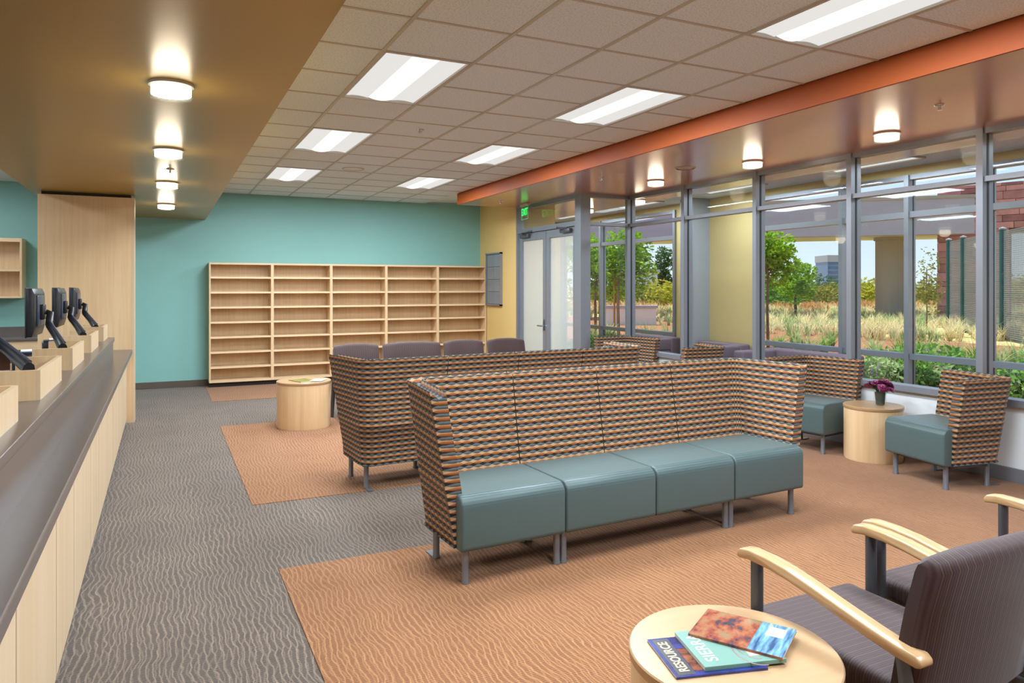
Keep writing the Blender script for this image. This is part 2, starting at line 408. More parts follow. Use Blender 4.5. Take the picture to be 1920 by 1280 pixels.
# troffers
def troffer():
    o = thing('troffer_light', 'x', 'ceiling light')
    wx, wy = .295, .605
    f = B()
    for a in (-1, 1):
        f.box(a * wx - .014, a * wx + .014, -wy, wy, -.008, .03)
        f.box(-wx, wx, a * wy - .014, a * wy + .014, -.008, .03)
    f.build('frame', M_GRID, o)
    le = B(); n = 10                                     # curved reflector wings either side of the basket
    for sgn in (-1, 1):
        pr = [(sgn * (.095 + .185 * k / n), .006 + .010 * math.sin(math.pi * k / n)) for k in range(n + 1)]
        for p, q in zip(pr, pr[1:]):
            le.face([(p[0], -wy + .012, p[1]), (q[0], -wy + .012, q[1]), (q[0], wy - .012, q[1]), (p[0], wy - .012, p[1])])
    le.build('reflector', M_LENS, o, smooth=60, merge=True)
    ba = B()
    pr = [(-.095 + .19 * k / n, .006 - .016 * math.sin(math.pi * k / n)) for k in range(n + 1)]
    for p, q in zip(pr, pr[1:]):
        ba.face([(p[0], -wy + .03, p[1]), (q[0], -wy + .03, q[1]), (q[0], wy - .03, q[1]), (p[0], wy - .03, p[1])])
    ba.build('basket_diffuser', M_STRIP, o, smooth=60, merge=True)
    area_light(o, 'troffer_lamp', (0, 0, -.014), .56, 1.17, TROFFER_W)
    return o
tro = troffer()
names = {-.4268: 'behind the camera', 2.0116: 'nearest the camera', 4.45: 'second from the camera', 6.8884: 'third from the camera', 9.3268: 'nearest the teal wall'}
first = True
for c, ty in TROF:
    o = tro if first else copy_tree(tro); first = False
    o.location = ((XL[c] + XL[c + 1]) / 2, ty + .6096, 3.05)
    tag(o, 'lit recessed ceiling troffer in the row by the %s, %s' % ('mustard soffit' if c == 1 else 'orange fascia', names[ty]), 'ceiling light', 'recessed ceiling troffers')

STAFF_FILL = [c for c in tro.children if c.type == 'LIGHT'][0].data.copy(); STAFF_FILL.energy = 40
OUTER_FILL = [c for c in tro.children if c.type == 'LIGHT'][0].data.copy(); OUTER_FILL.energy = 28
for y, lb in ((1.2, 'out of view'), (3.6, 'behind the near mullions'), (6.0, 'above the first plum sofa'), (8.4, 'above the sofa by the pier'), (10.8, 'above the sofa end'), (13.2, 'nearest the yellow end wall')):  # troffer copies added only to brighten the outer lounge
    o = copy_tree(tro); o.location = (7.58, y, 3.035); [setattr(ch, 'data', OUTER_FILL) for ch in o.children if ch.type == 'LIGHT']; tag(o, 'added fill light shaped as a troffer in the outer lounge ceiling, ' + lb, 'ceiling light', 'added fill lights in the outer lounge')
for y, lb in ((1.5, 'beside the camera'), (4.5, 'middle'), (7.5, 'nearest the teal wall'), (10.4, 'in front of the wall shelf unit')):  # unseen troffer copies added as fill light for the staff area
    o = copy_tree(tro); o.location = (-2.6, y, 3.042); [setattr(ch, 'data', STAFF_FILL) for ch in o.children if ch.type == 'LIGHT']; tag(o, 'added fill light shaped as a troffer in the staff area ceiling, ' + lb, 'ceiling light', 'added fill lights in the staff area')
# drum lamps
def drum(r=.112, h=.07):
    o = thing('drum_lamp', 'x', 'ceiling lamp')
    B().lathe([(0, 0), (r * .96, 0), (r * .96, -.014), (0, -.014)], seg=40).build('ceiling_plate', M_GRID, o, smooth=40)
    B().lathe([(0, -.016), (r * .86, -.016), (r * .86, -h + .012), (r * .55, -h + .004), (0, -h + .006)], seg=40).build('diffuser', M_DRUMG, o, smooth=40)
    B().lathe([(r * .93, -.012), (r, -.012), (r, -h), (r * .78, -h), (r * .78, -h + .006), (r * .93, -h + .006), (r * .93, -.012)], seg=40).build('glass_ring', M_ACRY, o, smooth=40)
    d = bpy.data.lights.new('drum_bulb', 'POINT'); d.energy = DRUM_W; d.color = (1, .82, .6); d.shadow_soft_size = .09
    l = bpy.data.objects.new('drum_bulb', d); COL.objects.link(l); l.parent = o; l.location = (0, 0, -h - .03)
    return o
dr = drum()
spots = [(.04, .2, 2.61, 'behind the camera'), (.04, 2.17, 2.61, 'first of the mustard soffit row, overhead'), (.04, 4.14, 2.61, 'nearest visible on the mustard soffit'), (.04, 6.12, 2.61, 'second visible on the mustard soffit'),
         (.04, 8.05, 2.61, 'third visible on the mustard soffit'), (.04, 10.2, 2.61, 'farthest on the mustard soffit by the teal wall')]
for i, (x, y, z, lb) in enumerate(spots):
    o = dr if i == 0 else copy_tree(dr); o.location = (x, y, z)
    tag(o, 'glowing glass drum lamp, ' + lb, 'ceiling lamp', 'drum lamps on the mustard soffit')
so = None
for i, (x, y, z, lb) in enumerate([(5.57, 2.6, 2.87, 'overhead beyond the picture edge'), (5.57, 4.16, 2.87, 'nearest in view, above the flower table'), (5.57, 5.72, 2.87, 'second along the inner windows'), (5.5, 7.28, 2.87, 'third along the inner windows'),
                                   (6.48, 9.0, 2.87, 'seen through the corner glass'), (6.48, 10.45, 2.87, 'seen through the transom over the doors')]):
    o = copy_tree(dr); o.location = (x, y, z)
    for ch in o.children:
        if ch.type == 'LIGHT': ch.data = ch.data.copy() if so is None else so; ch.data.energy = SOFFIT_W; so = ch.data
    tag(o, 'glowing glass drum lamp on the orange soffit, ' + lb, 'ceiling lamp', 'drum lamps on the orange soffit')

# sprinklers, vents
def sprinkler(x, y, z, lb):
    o = thing('sprinkler', lb, 'sprinkler', (x, y, z), 0, 'ceiling sprinklers')
    B().lathe([(0, 0), (.036, 0), (.030, -.008), (.012, -.010), (0, -.010)], seg=20).build('escutcheon', M_CHROME, o, smooth=40)
    b = B().tube([(0, 0, -.008), (0, 0, -.035)], .008, 8); b.lathe([(0, -.038), (.018, -.038), (.018, -.035), (0, -.035)], seg=12)
    b.tube([(.014, 0, -.012), (.014, 0, -.036)], .0025, 6).tube([(-.014, 0, -.012), (-.014, 0, -.036)], .0025, 6)
    b.build('nozzle', M_CHROME, o, smooth=40)
sprinkler(.06, 7.15, 2.61, 'small chrome sprinkler between lamps on the mustard soffit')
sprinkler(2.2, 6.55, 3.05, 'small sprinkler head in the white tile ceiling')
sprinkler(5.05, 3.35, 2.87, 'chrome sprinkler on the orange soffit at upper right')
sprinkler(4.75, 7.35, 2.87, 'chrome sprinkler on the orange soffit, middle of the three')
sprinkler(4.7, 10.1, 2.87, 'chrome sprinkler on the orange soffit near the exit sign')
o = thing('ceiling_speaker', 'round white ceiling speaker grille in the tile ceiling', 'speaker', (2.17, 9.1, 3.05))
B().lathe([(0, -.006), (.10, -.006), (.125, -.004), (.13, 0), (0, 0)], seg=36).build('grille', M_WHITE, o, smooth=40)
B().lathe([(.118, -.008), (.136, -.008), (.136, 0), (.118, 0)], seg=36).build('rim', M_GRID, o, smooth=40)
o = thing('ceiling_vent', 'slim flush vent disc on the orange soffit', 'vent', (5.2, 6.35, 2.87))
B().lathe([(0, -.005), (.085, -.005), (.10, 0), (0, 0)], seg=32).build('disc', plain('vent_beige', srgb(206, 170, 150), .4), o, smooth=40)
B().lathe([(.1, -.009), (.112, -.007), (.112, 0), (.1, 0)], seg=32).build('rim', M_GRID, o, smooth=40)

# ================================================================== GLAZING
ZS, ZT, ZH = .635, 2.45, 2.87          # sill, transom, head
def mull(name, parent, x, y, z0, z1, dx, dy):
    """metal upright with a bright face, dark gasket strip as its own sub-part"""
    o = bx(name, M_ALU, parent, x - dx, x + dx, y - dy, y + dy, z0, z1)
    bx('gasket', M_DALU, o, x + dx * .55, x + dx * .8, y - dy - .004, y + dy + .004, z0, z1)
    return o
w1 = senv('window_1', 'inner aluminium window wall with clear panes over a white knee wall')
ys = [8.76 - 1.265 * k for k in range(0, 11)]
for k, y in enumerate(ys):
    o = bx('mullion', M_ALU, w1, XW - .07, XW + .07, y - .028, y + .028, .0 if k == 0 else .11, ZH)
    bx('gasket', M_DALU, o, XW - .012, XW + .012, y - .031, y + .031, ZS, ZH)
for a, b in zip(ys, ys[1:]):
    b0, a0 = b + .028, a - .028
    bx('sill_rail', M_ALU, w1, XW - .085, XW + .06, b0, a0, ZS - .03, ZS + .025)
    bx('transom_rail', M_ALU, w1, XW - .055, XW + .055, b0, a0, ZT - .022, ZT + .022)
    bx('head_rail', M_ALU, w1, XW - .055, XW + .055, b0, a0, ZH - .045, ZH)
    bx('pane', M_GLASS, w1, XW - .004, XW + .004, b0, a0, ZS + .025, ZT - .022)
    bx('pane', M_GLASS, w1, XW - .004, XW + .004, b0, a0, ZT + .022, ZH - .045)
# jog between the doors and the inner windows
w2 = senv('window_2', 'narrow glazed return between the doors and the window wall')
YJ = 8.76
bx('corner_post', M_ALU, w2, 5.28, 5.44, YJ - .06, YJ + .10, 0, ZH)
for z0, z1, nm in ((0, .10, 'sill_rail'), (ZT - .022, ZT + .022, 'transom_rail'), (ZH - .045, ZH, 'head_rail')):
    bx(nm, M_ALU, w2, 5.44, XW - .07, YJ - .05, YJ + .05, z0, z1)
bx('pane', M_GLASS, w2, 5.44, XW - .07, YJ - .004, YJ + .004, .10, ZT - .022)
bx('pane', M_GLASS, w2, 5.44, XW - .07, YJ - .004, YJ + .004, ZT + .022, ZH - .045)
# doors
XD = 5.36
dz = senv('door_1', 'aluminium double glass doors with transom beside the yellow wall')
bx('jamb', M_ALU, dz, XD - .06, XD + .06, 10.74, 10.80, 0, ZH)
o = bx('jamb', M_ALU, dz, XD - .06, XD + .06, 8.86, 8.90, 0, ZT)
bx('transom_bar', M_ALU, dz, XD - .06, XD + .06, 8.86, 10.74, ZT - .02, ZT + .05)
bx('head_rail', M_ALU, dz, XD - .06, XD + .06, 8.86, 10.74, ZH - .05, ZH)
o = bx('transom_pane', M_GLASS, dz, XD - .004, XD + .004, 8.86, 10.74, ZT + .05, ZH - .05)
for y0, y1, hs in ((9.825, 10.735, 1), (8.905, 9.815, -1)):
    lf = bx('door_leaf', M_ALU, dz, XD - .025, XD + .025, y0, y0 + .10, .02, ZT - .025)     # stiles and rails
    bx('stile', M_ALU, lf, XD - .025, XD + .025, y1 - .10, y1, .02, ZT - .025)
    bx('top_rail', M_ALU, lf, XD - .025, XD + .025, y0 + .10, y1 - .10, ZT - .145, ZT - .025)
    bx('bottom_rail', M_ALU, lf, XD - .025, XD + .025, y0 + .10, y1 - .10, .02, .27)
    bx('door_pane', M_DOORG, lf, XD - .004, XD + .004, y0 + .10, y1 - .10, .27, ZT - .145)
    yc = (y0 + y1) / 2 + hs * .2
    cl = rbx('door_closer', M_DSTEEL, lf, XD - .085, XD - .027, yc - .14, yc + .14, ZT - .10, ZT - .045, bev=.008)
    B().tube([(XD - .06, yc + hs * .05, ZT - .035), (XD - .16, yc - hs * .08, ZT - .033), (XD - .06, yc - hs * .26, ZT - .005)], .011, 8).build('closer_arm', M_DSTEEL, lf, smooth=40)
    if hs == 1:
        hy_ = y0 + .05
        hd = B().tube([(XD - .025, hy_, .95), (XD - .085, hy_, .95), (XD - .085, hy_ + .12, .95)], .011, 8)
        hd.lathe([(0, 0), (.028, 0), (.028, .008), (0, .008)], (0, 0, 0), 20) if False else None
        hd.build('lever_handle', M_CHROME, lf, smooth=50)
        rbx('handle_plate', M_DSTEEL, lf, XD - .034, XD - .025, hy_ - .025, hy_ + .025, .88, 1.05, bev=.003)
# outer glazing
def outer(name, label, y0, y1, muls):
    p = senv(name, label)
    yy = [y0] + muls + [y1]
    for y in yy:
        o = bx('mullion', M_ALU, p, XO - .08, XO + .06, y - .03, y + .03, .0, 2.945)
        bx('gasket', M_DALU, o, XO + .005, XO + .025, y - .033, y + .033, .1, 2.945)
    for a, b in zip(yy, yy[1:]):
        a, b = a + .03, b - .03
        for z0, z1, nm in ((0, .08, 'sill_rail'), (.655, .725, 'low_rail'), (2.415, 2.49, 'transom_rail'), (2.885, 2.945, 'head_rail')):
            bx(nm, M_ALU, p, XO - .06, XO + .06, a, b, z0, z1)
        for z0, z1 in ((.08, .655), (.725, 2.415), (2.49, 2.885)):
            bx('pane', M_GLASS, p, XO - .004, XO + .004, a, b, z0, z1)
outer('window_3', 'outer window wall beyond the lounge chairs, facing the garden', -4, 8.49, [-2.78, -1.81, -.84, .13, 1.10, 2.07, 3.04, 4.01, 4.98, 5.95, 6.92])
outer('window_4', 'outer window wall left of the yellow pier', 10.49, 14.6, [12.95])

# ================================================================== BOOKCASES
def bookcase(x0, x1, idx):
    lb = ['leftmost empty maple bookcase against the teal wall', 'second empty maple bookcase from the left', 'middle empty maple bookcase of the five',
          'fourth empty maple bookcase from the left', 'rightmost empty maple bookcase beside the yellow wall'][idx]
    o = thing('bookcase', lb, 'bookcase', ((x0 + x1) / 2, 12.0, 0), 0, 'row of five wall bookcases')
    hw, dp, z0, z1, t = (x1 - x0) / 2, .31, .075, 1.93, .022
    bx('side_panel', M_MAPLE_Z, o, -hw, -hw + t, 0, dp, z0, z1); bx('side_panel', M_MAPLE_Z, o, hw - t, hw, 0, dp, z0, z1)
    bx('top_panel', M_MAPLE_X, o, -hw + t, hw - t, 0, dp, z1 - .028, z1); bx('bottom_panel', M_MAPLE_X, o, -hw + t, hw - t, 0, dp, z0, z0 + .035)
    bx('back_panel', M_MAPLE_Z, o, -hw + t, hw - t, dp - .012, dp, z0 + .035, z1 - .028)
    bx('kick_plate', M_DARK, o, -hw, hw, .06, dp, 0, z0)
    p = (z1 - z0) / 8
    sm = B().box(-hw + t, hw - t, .012, dp - .012, -.011, .011).mesh('shelf', M_MAPLE_X)
    ed = B().box(-hw + t, hw - t, .006, .012, -.014, .014).mesh('shelf_edge', wood('maple_edge_band', srgb(236, 206, 168), srgb(222, 186, 142), 'x'))
    for k in range(1, 8):
        s = link('shelf', sm, o, (0, 0, z0 + p * k)); link('shelf_edge', ed, s)
bw = (5.285 - .643) / 5
for i in range(5): bookcase(.643 + bw * i, .643 + bw * (i + 1), i)

# brochure rack on the yellow wall
o = thing('wall_notice_case', 'shallow grey metal notice case with gridded panes on the yellow wall', 'notice case', (5.3, 11.64, 1.225))
fr = B(); W_, H_ = .31, .93
fr.box(-.05, 0, -W_, -W_ + .025, 0, H_).box(-.05, 0, W_ - .025, W_, 0, H_).box(-.05, 0, -W_, W_, 0, .025).box(-.05, 0, -W_, W_, H_ - .025, H_)
fr.build('frame', M_ALU, o)
bx('back_panel', M_DSTEEL, o, -.012, 0, -W_ + .025, W_ - .025, .025, H_ - .025)
for i in range(2):
    for k in range(4):
        y0 = -W_ + .03 + i * .276; z0 = .03 + k * .218
        bx('pocket_pane', plain('grey_pocket', srgb(128, 134, 136), .3), o, -.035, -.02, y0, y0 + .27, z0, z0 + .212)

# exit sign
o = thing('exit_sign', 'edge-lit green EXIT sign hanging from the orange soffit by the doors', 'exit sign', (5.16, 10.2, 2.87), R(-8))
rbx('canopy', M_GRID, o, -.03, .03, -.17, .17, -.035, 0, bev=.006)
pl = bx('acrylic_plate', M_ACRY, o, -.004, .004, -.155, .155, -.245, -.035)
def text_mesh(name, txt, size, mat, parent, M, ext=.001, sx=1.0, bold=0):
    c = bpy.data.curves.new(name, 'FONT'); c.body = txt; c.size = size; c.extrude = ext; c.align_x = 'CENTER'; c.align_y = 'CENTER'; c.offset = bold
    t = bpy.data.objects.new('tmp', c); COL.objects.link(t)
    dg = bpy.context.evaluated_depsgraph_get(); me = bpy.data.meshes.new_from_object(t.evaluated_get(dg))
    bpy.data.objects.remove(t); me.name = name
    me.transform(M @ Matrix.Diagonal((sx, 1, 1, 1))); me.materials.clear(); me.materials.append(mat)
    return link(name, me, parent)
Mx = Matrix.Translation((-.006, 0, -.135)) @ Matrix(((0, 0, -1, 0), (-1, 0, 0, 0), (0, 1, 0, 0), (0, 0, 0, 1)))
text_mesh('exit_lettering', 'EXIT', .155, M_EXITG, pl, Mx, .001, .95, .003)
eb = B()
for z in (-.245, -.038): eb.box(-.005, .005, -.155, .155, z - .004, z + .004)
for y in (-.155, .155): eb.box(-.005, .005, y - .004, y + .004, -.245, -.035)
eb.build('edge_trim', plain('exit_edge', srgb(150, 220, 150), .3), pl)

# ================================================================== SERVICE COUNTER
cn = thing('service_counter', 'long maple panelled service counter with vertical joints', 'counter', (-.37, 0, 0))
bx('carcass', M_MAPLE_P, cn, -.62, -.02, -3.0, 9.34, .05, .79)
bx('kick_plate', M_DARK, cn, -.62, -.05, -3.0, 9.34, 0, .05)
js = [-2.96, -1.94, -1.10, -.50, .37, .97, 1.82, 2.43, 3.28, 3.89, 4.76, 5.35, 6.2, 6.8, 7.66, 8.26, 9.13, 9.34]
for a, b in zip(js, js[1:]):
    bx('front_panel', M_MAPLE_P, cn, -.018, 0, a + .007, b - .007, .05, .79)
bx('joint_backing', plain('joint_blue_grey', srgb(84, 86, 100), .6), cn, -.0195, -.0185, -2.96, 9.33, .05, .79)
tag(B().box(-.95, -.312, -3.0, 9.34, .79, .84, bev=.006).build('counter_ledge', M_GREY_SS), 'low dark grey solid-surface ledge along the counter front', 'countertop')
up = thing('upper_counter', 'raised dark grey countertop and riser carrying the wooden boxes', 'countertop', (-.43, 0, .84))
bx('riser', M_GREY_SS, up, -.03, 0, -3.0, 7.94, 0, .19); rbx('top', M_GREY_SS, up, -.26, .012, -3.0, 7.96, .19, .23, bev=.004)
bx('end_panel', M_GREY_SS, up, -.26, -.03, 7.91, 7.94, 0, .19)
# wooden boxes on the upper counter
bm_ = {}
def cbox(y0, y1, lb):
    L = y1 - y0
    o = thing('counter_box', lb, 'wooden box', (-.475, y0, 1.07), 0, 'open maple boxes on the raised counter')
    t = .018
    bx('front_board', M_MAPLE_P, o, -t, 0, 0, L, 0, .13); bx('end_board', M_MAPLE_Z, o, -.2, -t, 0, t, 0, .13); bx('end_board', M_MAPLE_Z, o, -.2, -t, L - t, L, 0, .13)
    bx('bottom_board', M_MAPLE_Z, o, -.2, -t, t, L - t, 0, .012)
    return o
yb = [(-.02, .68, 'first maple counter box, beside the camera'), (1.22, 1.92, 'second maple counter box, left of the picture edge'), (2.455, 3.16, 'nearest maple counter box, cut by the left picture edge'), (3.69, 4.42, 'maple counter box holding the arm without a visible screen'), (4.93, 5.61, 'maple counter box below the nearest visible monitor'),
      (6.155, 6.82, 'maple counter box below the middle monitor'), (7.39, 7.92, 'farthest maple counter box, beside the tall maple panel')]
for a in yb: cbox(*a)
# monitors on arms
def monitor():
    o = thing('monitor', 'x', 'monitor')
    # local: arm base at origin on the box floor; screen plane offset (-.22, +.56, +.31)
    mx, my, mz = -.215, .56, .31
    b = B().prism([(-.02, -.155), (.012, -.155), (.026, -.10), (.026, .12), (.012, .155), (-.02, .155)], 'y', -.22, .22, bev=.004)
    bmesh.ops.translate(b.bm, verts=b.bm.verts, vec=(mx, my, mz)); hs = b.build('housing', M_BLACK, o, smooth=30)
    rbx('rear_panel', M_DKBLUE, hs, mx + .025, mx + .034, my - .14, my + .17, mz - .09, mz + .11, bev=.006)
    rbx('label_plate', plain('label_grey', srgb(96, 104, 118), .3), hs, mx + .033, mx + .0355, my - .03, my + .05, mz - .07, mz + .05, bev=.002)
    rbx('bezel', M_BLACK, hs, mx - .026, mx - .018, my - .225, my + .225, mz - .16, mz + .16, bev=.003)
    bx('screen', plain('screen_dark', srgb(20, 24, 30), .1), hs, mx - .0275, mx - .0262, my - .21, my + .21, mz - .145, mz + .145)
    rbx('mount_plate', M_BLACK, o, mx + .033, mx + .056, my - .05, my + .05, mz - .05, mz + .05, bev=.006)
    jx, jy, jz = mx + .085, my - .05, mz - .085
    B().tube([(mx + .06, my, mz), (mx + .085, my, mz - .01), (jx, jy, jz)], [.018, .022, .024], 10).build('head_joint', M_BLACK, o, smooth=50)
    B().tube([(jx, jy, jz), (jx * .5, jy * .5, jz * .5 + .058), (0, 0, .105)], [.022, .021, .025], 10, 1, 1.25).build('spring_arm', M_BLACK, o, smooth=50)
    B().tube([(jx * .9, jy * .9, jz * .94 + .028), (.005, .03, .134)], .010, 8).build('cable_cover', M_DKBLUE, o, smooth=50)
    b = B().lathe([(0, 0), (.045, 0), (.045, .015), (.028, .025), (.028, .10), (0, .10)], seg=20); b.build('base_post', M_BLACK, o, smooth=40)
    return o
mo = monitor(); k = 0
for i, (y, lb) in enumerate([(1.42, 'monitor on a black arm beside the camera'), (2.65, 'monitor on a black arm, left of the picture edge'), (3.89, 'black monitor arm reaching out of the left picture edge'), (5.12, 'nearest fully visible black monitor seen from behind on its arm'), (6.36, 'middle black monitor seen from behind on its arm'), (7.52, 'farthest and smallest black monitor beside the maple panel')]):
    if y < 3: continue
    o = mo if k == 0 else copy_tree(mo); k += 1
    o.location = (-.545, y, 1.082); o.rotation_euler = (0, 0, R(11 if y < 4 else 0)); tag(o, lb, 'monitor', 'monitors on arms along the counter')
# staff desks and small devices
dk = thing('staff_desk', 'grey topped staff desk running behind the raised counter', 'desk', (-.70, 0, 0))
rbx('desk_top', M_GREY_SS, dk, -.62, .0, 1.0, 9.0, .71, .745, bev=.004)
for y in (1.0, 2.95, 4.5, 5.75, 7.0, 8.97): bx('gable', M_MAPLE_Z, dk, -.60, -.25, y, y + .025, 0, .71)
sh = B()
def printer(x, y, z, lb):
    o = thing('receipt_printer', lb, 'printer', (x, y, z), R(8), 'small black counter devices')
    rbx('body', M_BLACK, o, -.07, .07, -.085, .085, 0, .13, bev=.012); rbx('lid', M_DKBLUE, o, -.06, .05, -.07, .07, .13, .142, bev=.004)
    rbx('paper_roll', M_PAPER, o, -.02, .05, -.06, .06, .142, .152, bev=.003)
for x, y, lb in ((-.86, 4.62, 'small black printer left of the nearest maple box'), (-.86, 5.95, 'small black printer beside the nearest visible monitor arm'), (-.84, 7.16, 'small black printer beside the middle monitor arm')):
    dvs = thing('desk_shelf', 'low grey desk shelf under the ' + lb[:34].replace('small black ', 'black '), 'shelf', (x, y, .745), 0, 'low shelves on the staff desk')
    rbx('shelf_top', M_GREY_SS, dvs, -.26, .14, -.2, .2, .20, .225, bev=.004)
    bx('shelf_side', M_MAPLE_Z, dvs, -.26, .14, -.2, -.18, 0, .20); bx('shelf_side', M_MAPLE_Z, dvs, -.26, .14, .18, .2, 0, .20)
    printer(x, y, .97, lb)
    tag(rbx('paper_stack', M_PAPER, None, x - .24, x - .09, y - .18, y + .03, .97, .982, bev=.002), 'white paper stack left of the ' + lb, 'paper', 'papers on the desk shelves')
# tall maple panel
tp = thing('maple_pillar_panel', 'tall maple veneer panel at the end of the counter', 'panel', (-.76, 9.36, 0))
bx('face_panel', M_MAPLE_Z, tp, -.47, .444, 0, .02, 0, 2.575); bx('edge_panel', M_MAPLE_P, tp, .445, .47, .0, .25, 0, 2.575)
bx('core', M_MAPLE_Z, tp, -.47, .444, .02, .25, 0, 2.57); bx('shadow_gap_block', M_DARK, tp, -.44, .43, .03, .23, 2.575, 2.61)  # dark block stands in for the shadow line between panel and soffit
# back counter and wall cupboard
bc = thing('back_counter', 'grey topped back counter with splash against the teal wall', 'counter', (-2.6, 12.32, 0))
rbx('top', M_GREY_SS, bc, -1.4, 1.3, -.62, 0, .82, .86, bev=.004); bx('splash', M_GREY_SS, bc, -1.4, 1.3, -.02, 0, .86, .99)
bx('front_rail', M_MAPLE_X, bc, -1.4, 1.3, -.6, -.58, .70, .82)
for x in (-1.4, -.1, 1.27): bx('gable', M_MAPLE_Z, bc, x, x + .025, -.58, -.02, 0, .82)
bx('modesty_panel', wood('dark_walnut', srgb(110, 66, 38), srgb(84, 48, 28), 'x'), bc, -1.375, 1.27, -.12, -.1, .1, .70)
wc = thing('wall_cupboard', 'open maple wall shelf unit on the teal wall at far left', 'shelf unit', (-2.6, 12.32, 1.40))
t = .025
bx('side_panel', M_MAPLE_Z, wc, -.85, -.85 + t, -.33, 0, 0, .83); bx('side_panel', M_MAPLE_Z, wc, .84 - t, .84, -.33, 0, 0, .83)
bx('top_panel', M_MAPLE_X, wc, -.85 + t, .84 - t, -.33, 0, .78, .83); bx('bottom_panel', M_MAPLE_X, wc, -.85 + t, .84 - t, -.33, 0, 0, t)
bx('shelf', M_MAPLE_X, wc, -.85 + t, .84 - t, -.32, -.01, .37, .37 + t); bx('back_panel', M_MAPLE_Z, wc, -.85 + t, .84 - t, -.012, 0, t, .78)

# ================================================================== LOUNGE SEATING (basket-weave backs)
def shell(path_b, path_t, z0, z1, th, zm, cap0=True, cap1=True):
    """padded upholstered wall lofted along a plan path; leaning outwards from bottom to top"""
    n = len(path_b); b = B(); rings = []; s = 0; ss = []
    def nrm(path, i):
        a, c = Vector(path[max(i - 1, 0)]), Vector(path[min(i + 1, n - 1)]); d = (c - a).normalized(); return Vector((d.y, -d.x))
    r = th * .48
    for i in range(n):
        if i: s += ((Vector(path_b[i]) - Vector(path_b[i - 1])).length + (Vector(path_t[i]) - Vector(path_t[i - 1])).length) / 2
        ss.append(s); nb, ntp = nrm(path_b, i), nrm(path_t, i)
        def at(z, off):
            f = (z - z0) / (z1 - z0); p = Vector(path_b[i]).lerp(Vector(path_t[i]), f) - nb.lerp(ntp, f) * off
            return (p.x, p.y, z)
        prof = [(z0, .012), (z0 + .012, 0), (zm - .01, 0), (zm, .006), (zm + .01, 0), (z1 - r, 0), (z1 - r * .45, th * .08), (z1 - r * .12, th * .25), (z1, th * .5),
                (z1 - r * .12, th * .75), (z1 - r * .45, th * .92), (z1 - r, th), (z0 + .012, th), (z0, th - .012)]
        rings.append([at(z, o) for z, o in prof])
        vs = [z for z, o in prof]
        for k_ in range(8, 11): pass
    m = len(rings[0])
    for i in range(n - 1):
        for k_ in range(m):
            k2 = (k_ + 1) % m
            b.face([rings[i][k_], rings[i + 1][k_], rings[i + 1][k2], rings[i][k2]],
                   [(ss[i], rings[i][k_][2]), (ss[i + 1], rings[i + 1][k_][2]), (ss[i + 1], rings[i + 1][k2][2]), (ss[i], rings[i][k2][2])])
    for ring, ok, sv, fl in ((rings[0], cap0, ss[0], 1), (rings[-1], cap1, ss[-1], -1)):
        if ok:
            h_ = m // 2
            for a_ in range(h_ - 1):
                q = [ring[a_], ring[a_ + 1], ring[m - 2 - a_], ring[m - 1 - a_]]
                uvq = [(sv, q[0][2]), (sv, q[1][2]), (sv + .04, q[2][2]), (sv + .04, q[3][2])]
                if fl < 0: q, uvq = q[::-1], uvq[::-1]
                b.face(q, uvq)
    bmesh.ops.remove_doubles(b.bm, verts=b.bm.verts, dist=1e-5)
    bmesh.ops.recalc_face_normals(b.bm, faces=b.bm.faces)
    return b

def corner_path(x_in, x_out, y_back, y_front, rad, n=8, splay=0):
    """from the seam x_in along the back to the corner at x_out and along the wing to y_front"""
    sg = 1 if x_out > x_in else -1
    p = [(x_in + (x_out - sg * rad - x_in) * k / 4, y_back) for k in range(5)]
    for k in range(1, n):
        a = math.pi / 2 * k / n
        p.append((x_out - sg * rad + sg * rad * math.sin(a), y_back - rad + rad * math.cos(a)))
    p += [(x_out + sg * splay * k / 5, y_back - rad + (y_front - y_back + rad) * k / 5) for k in range(6)]
    return p

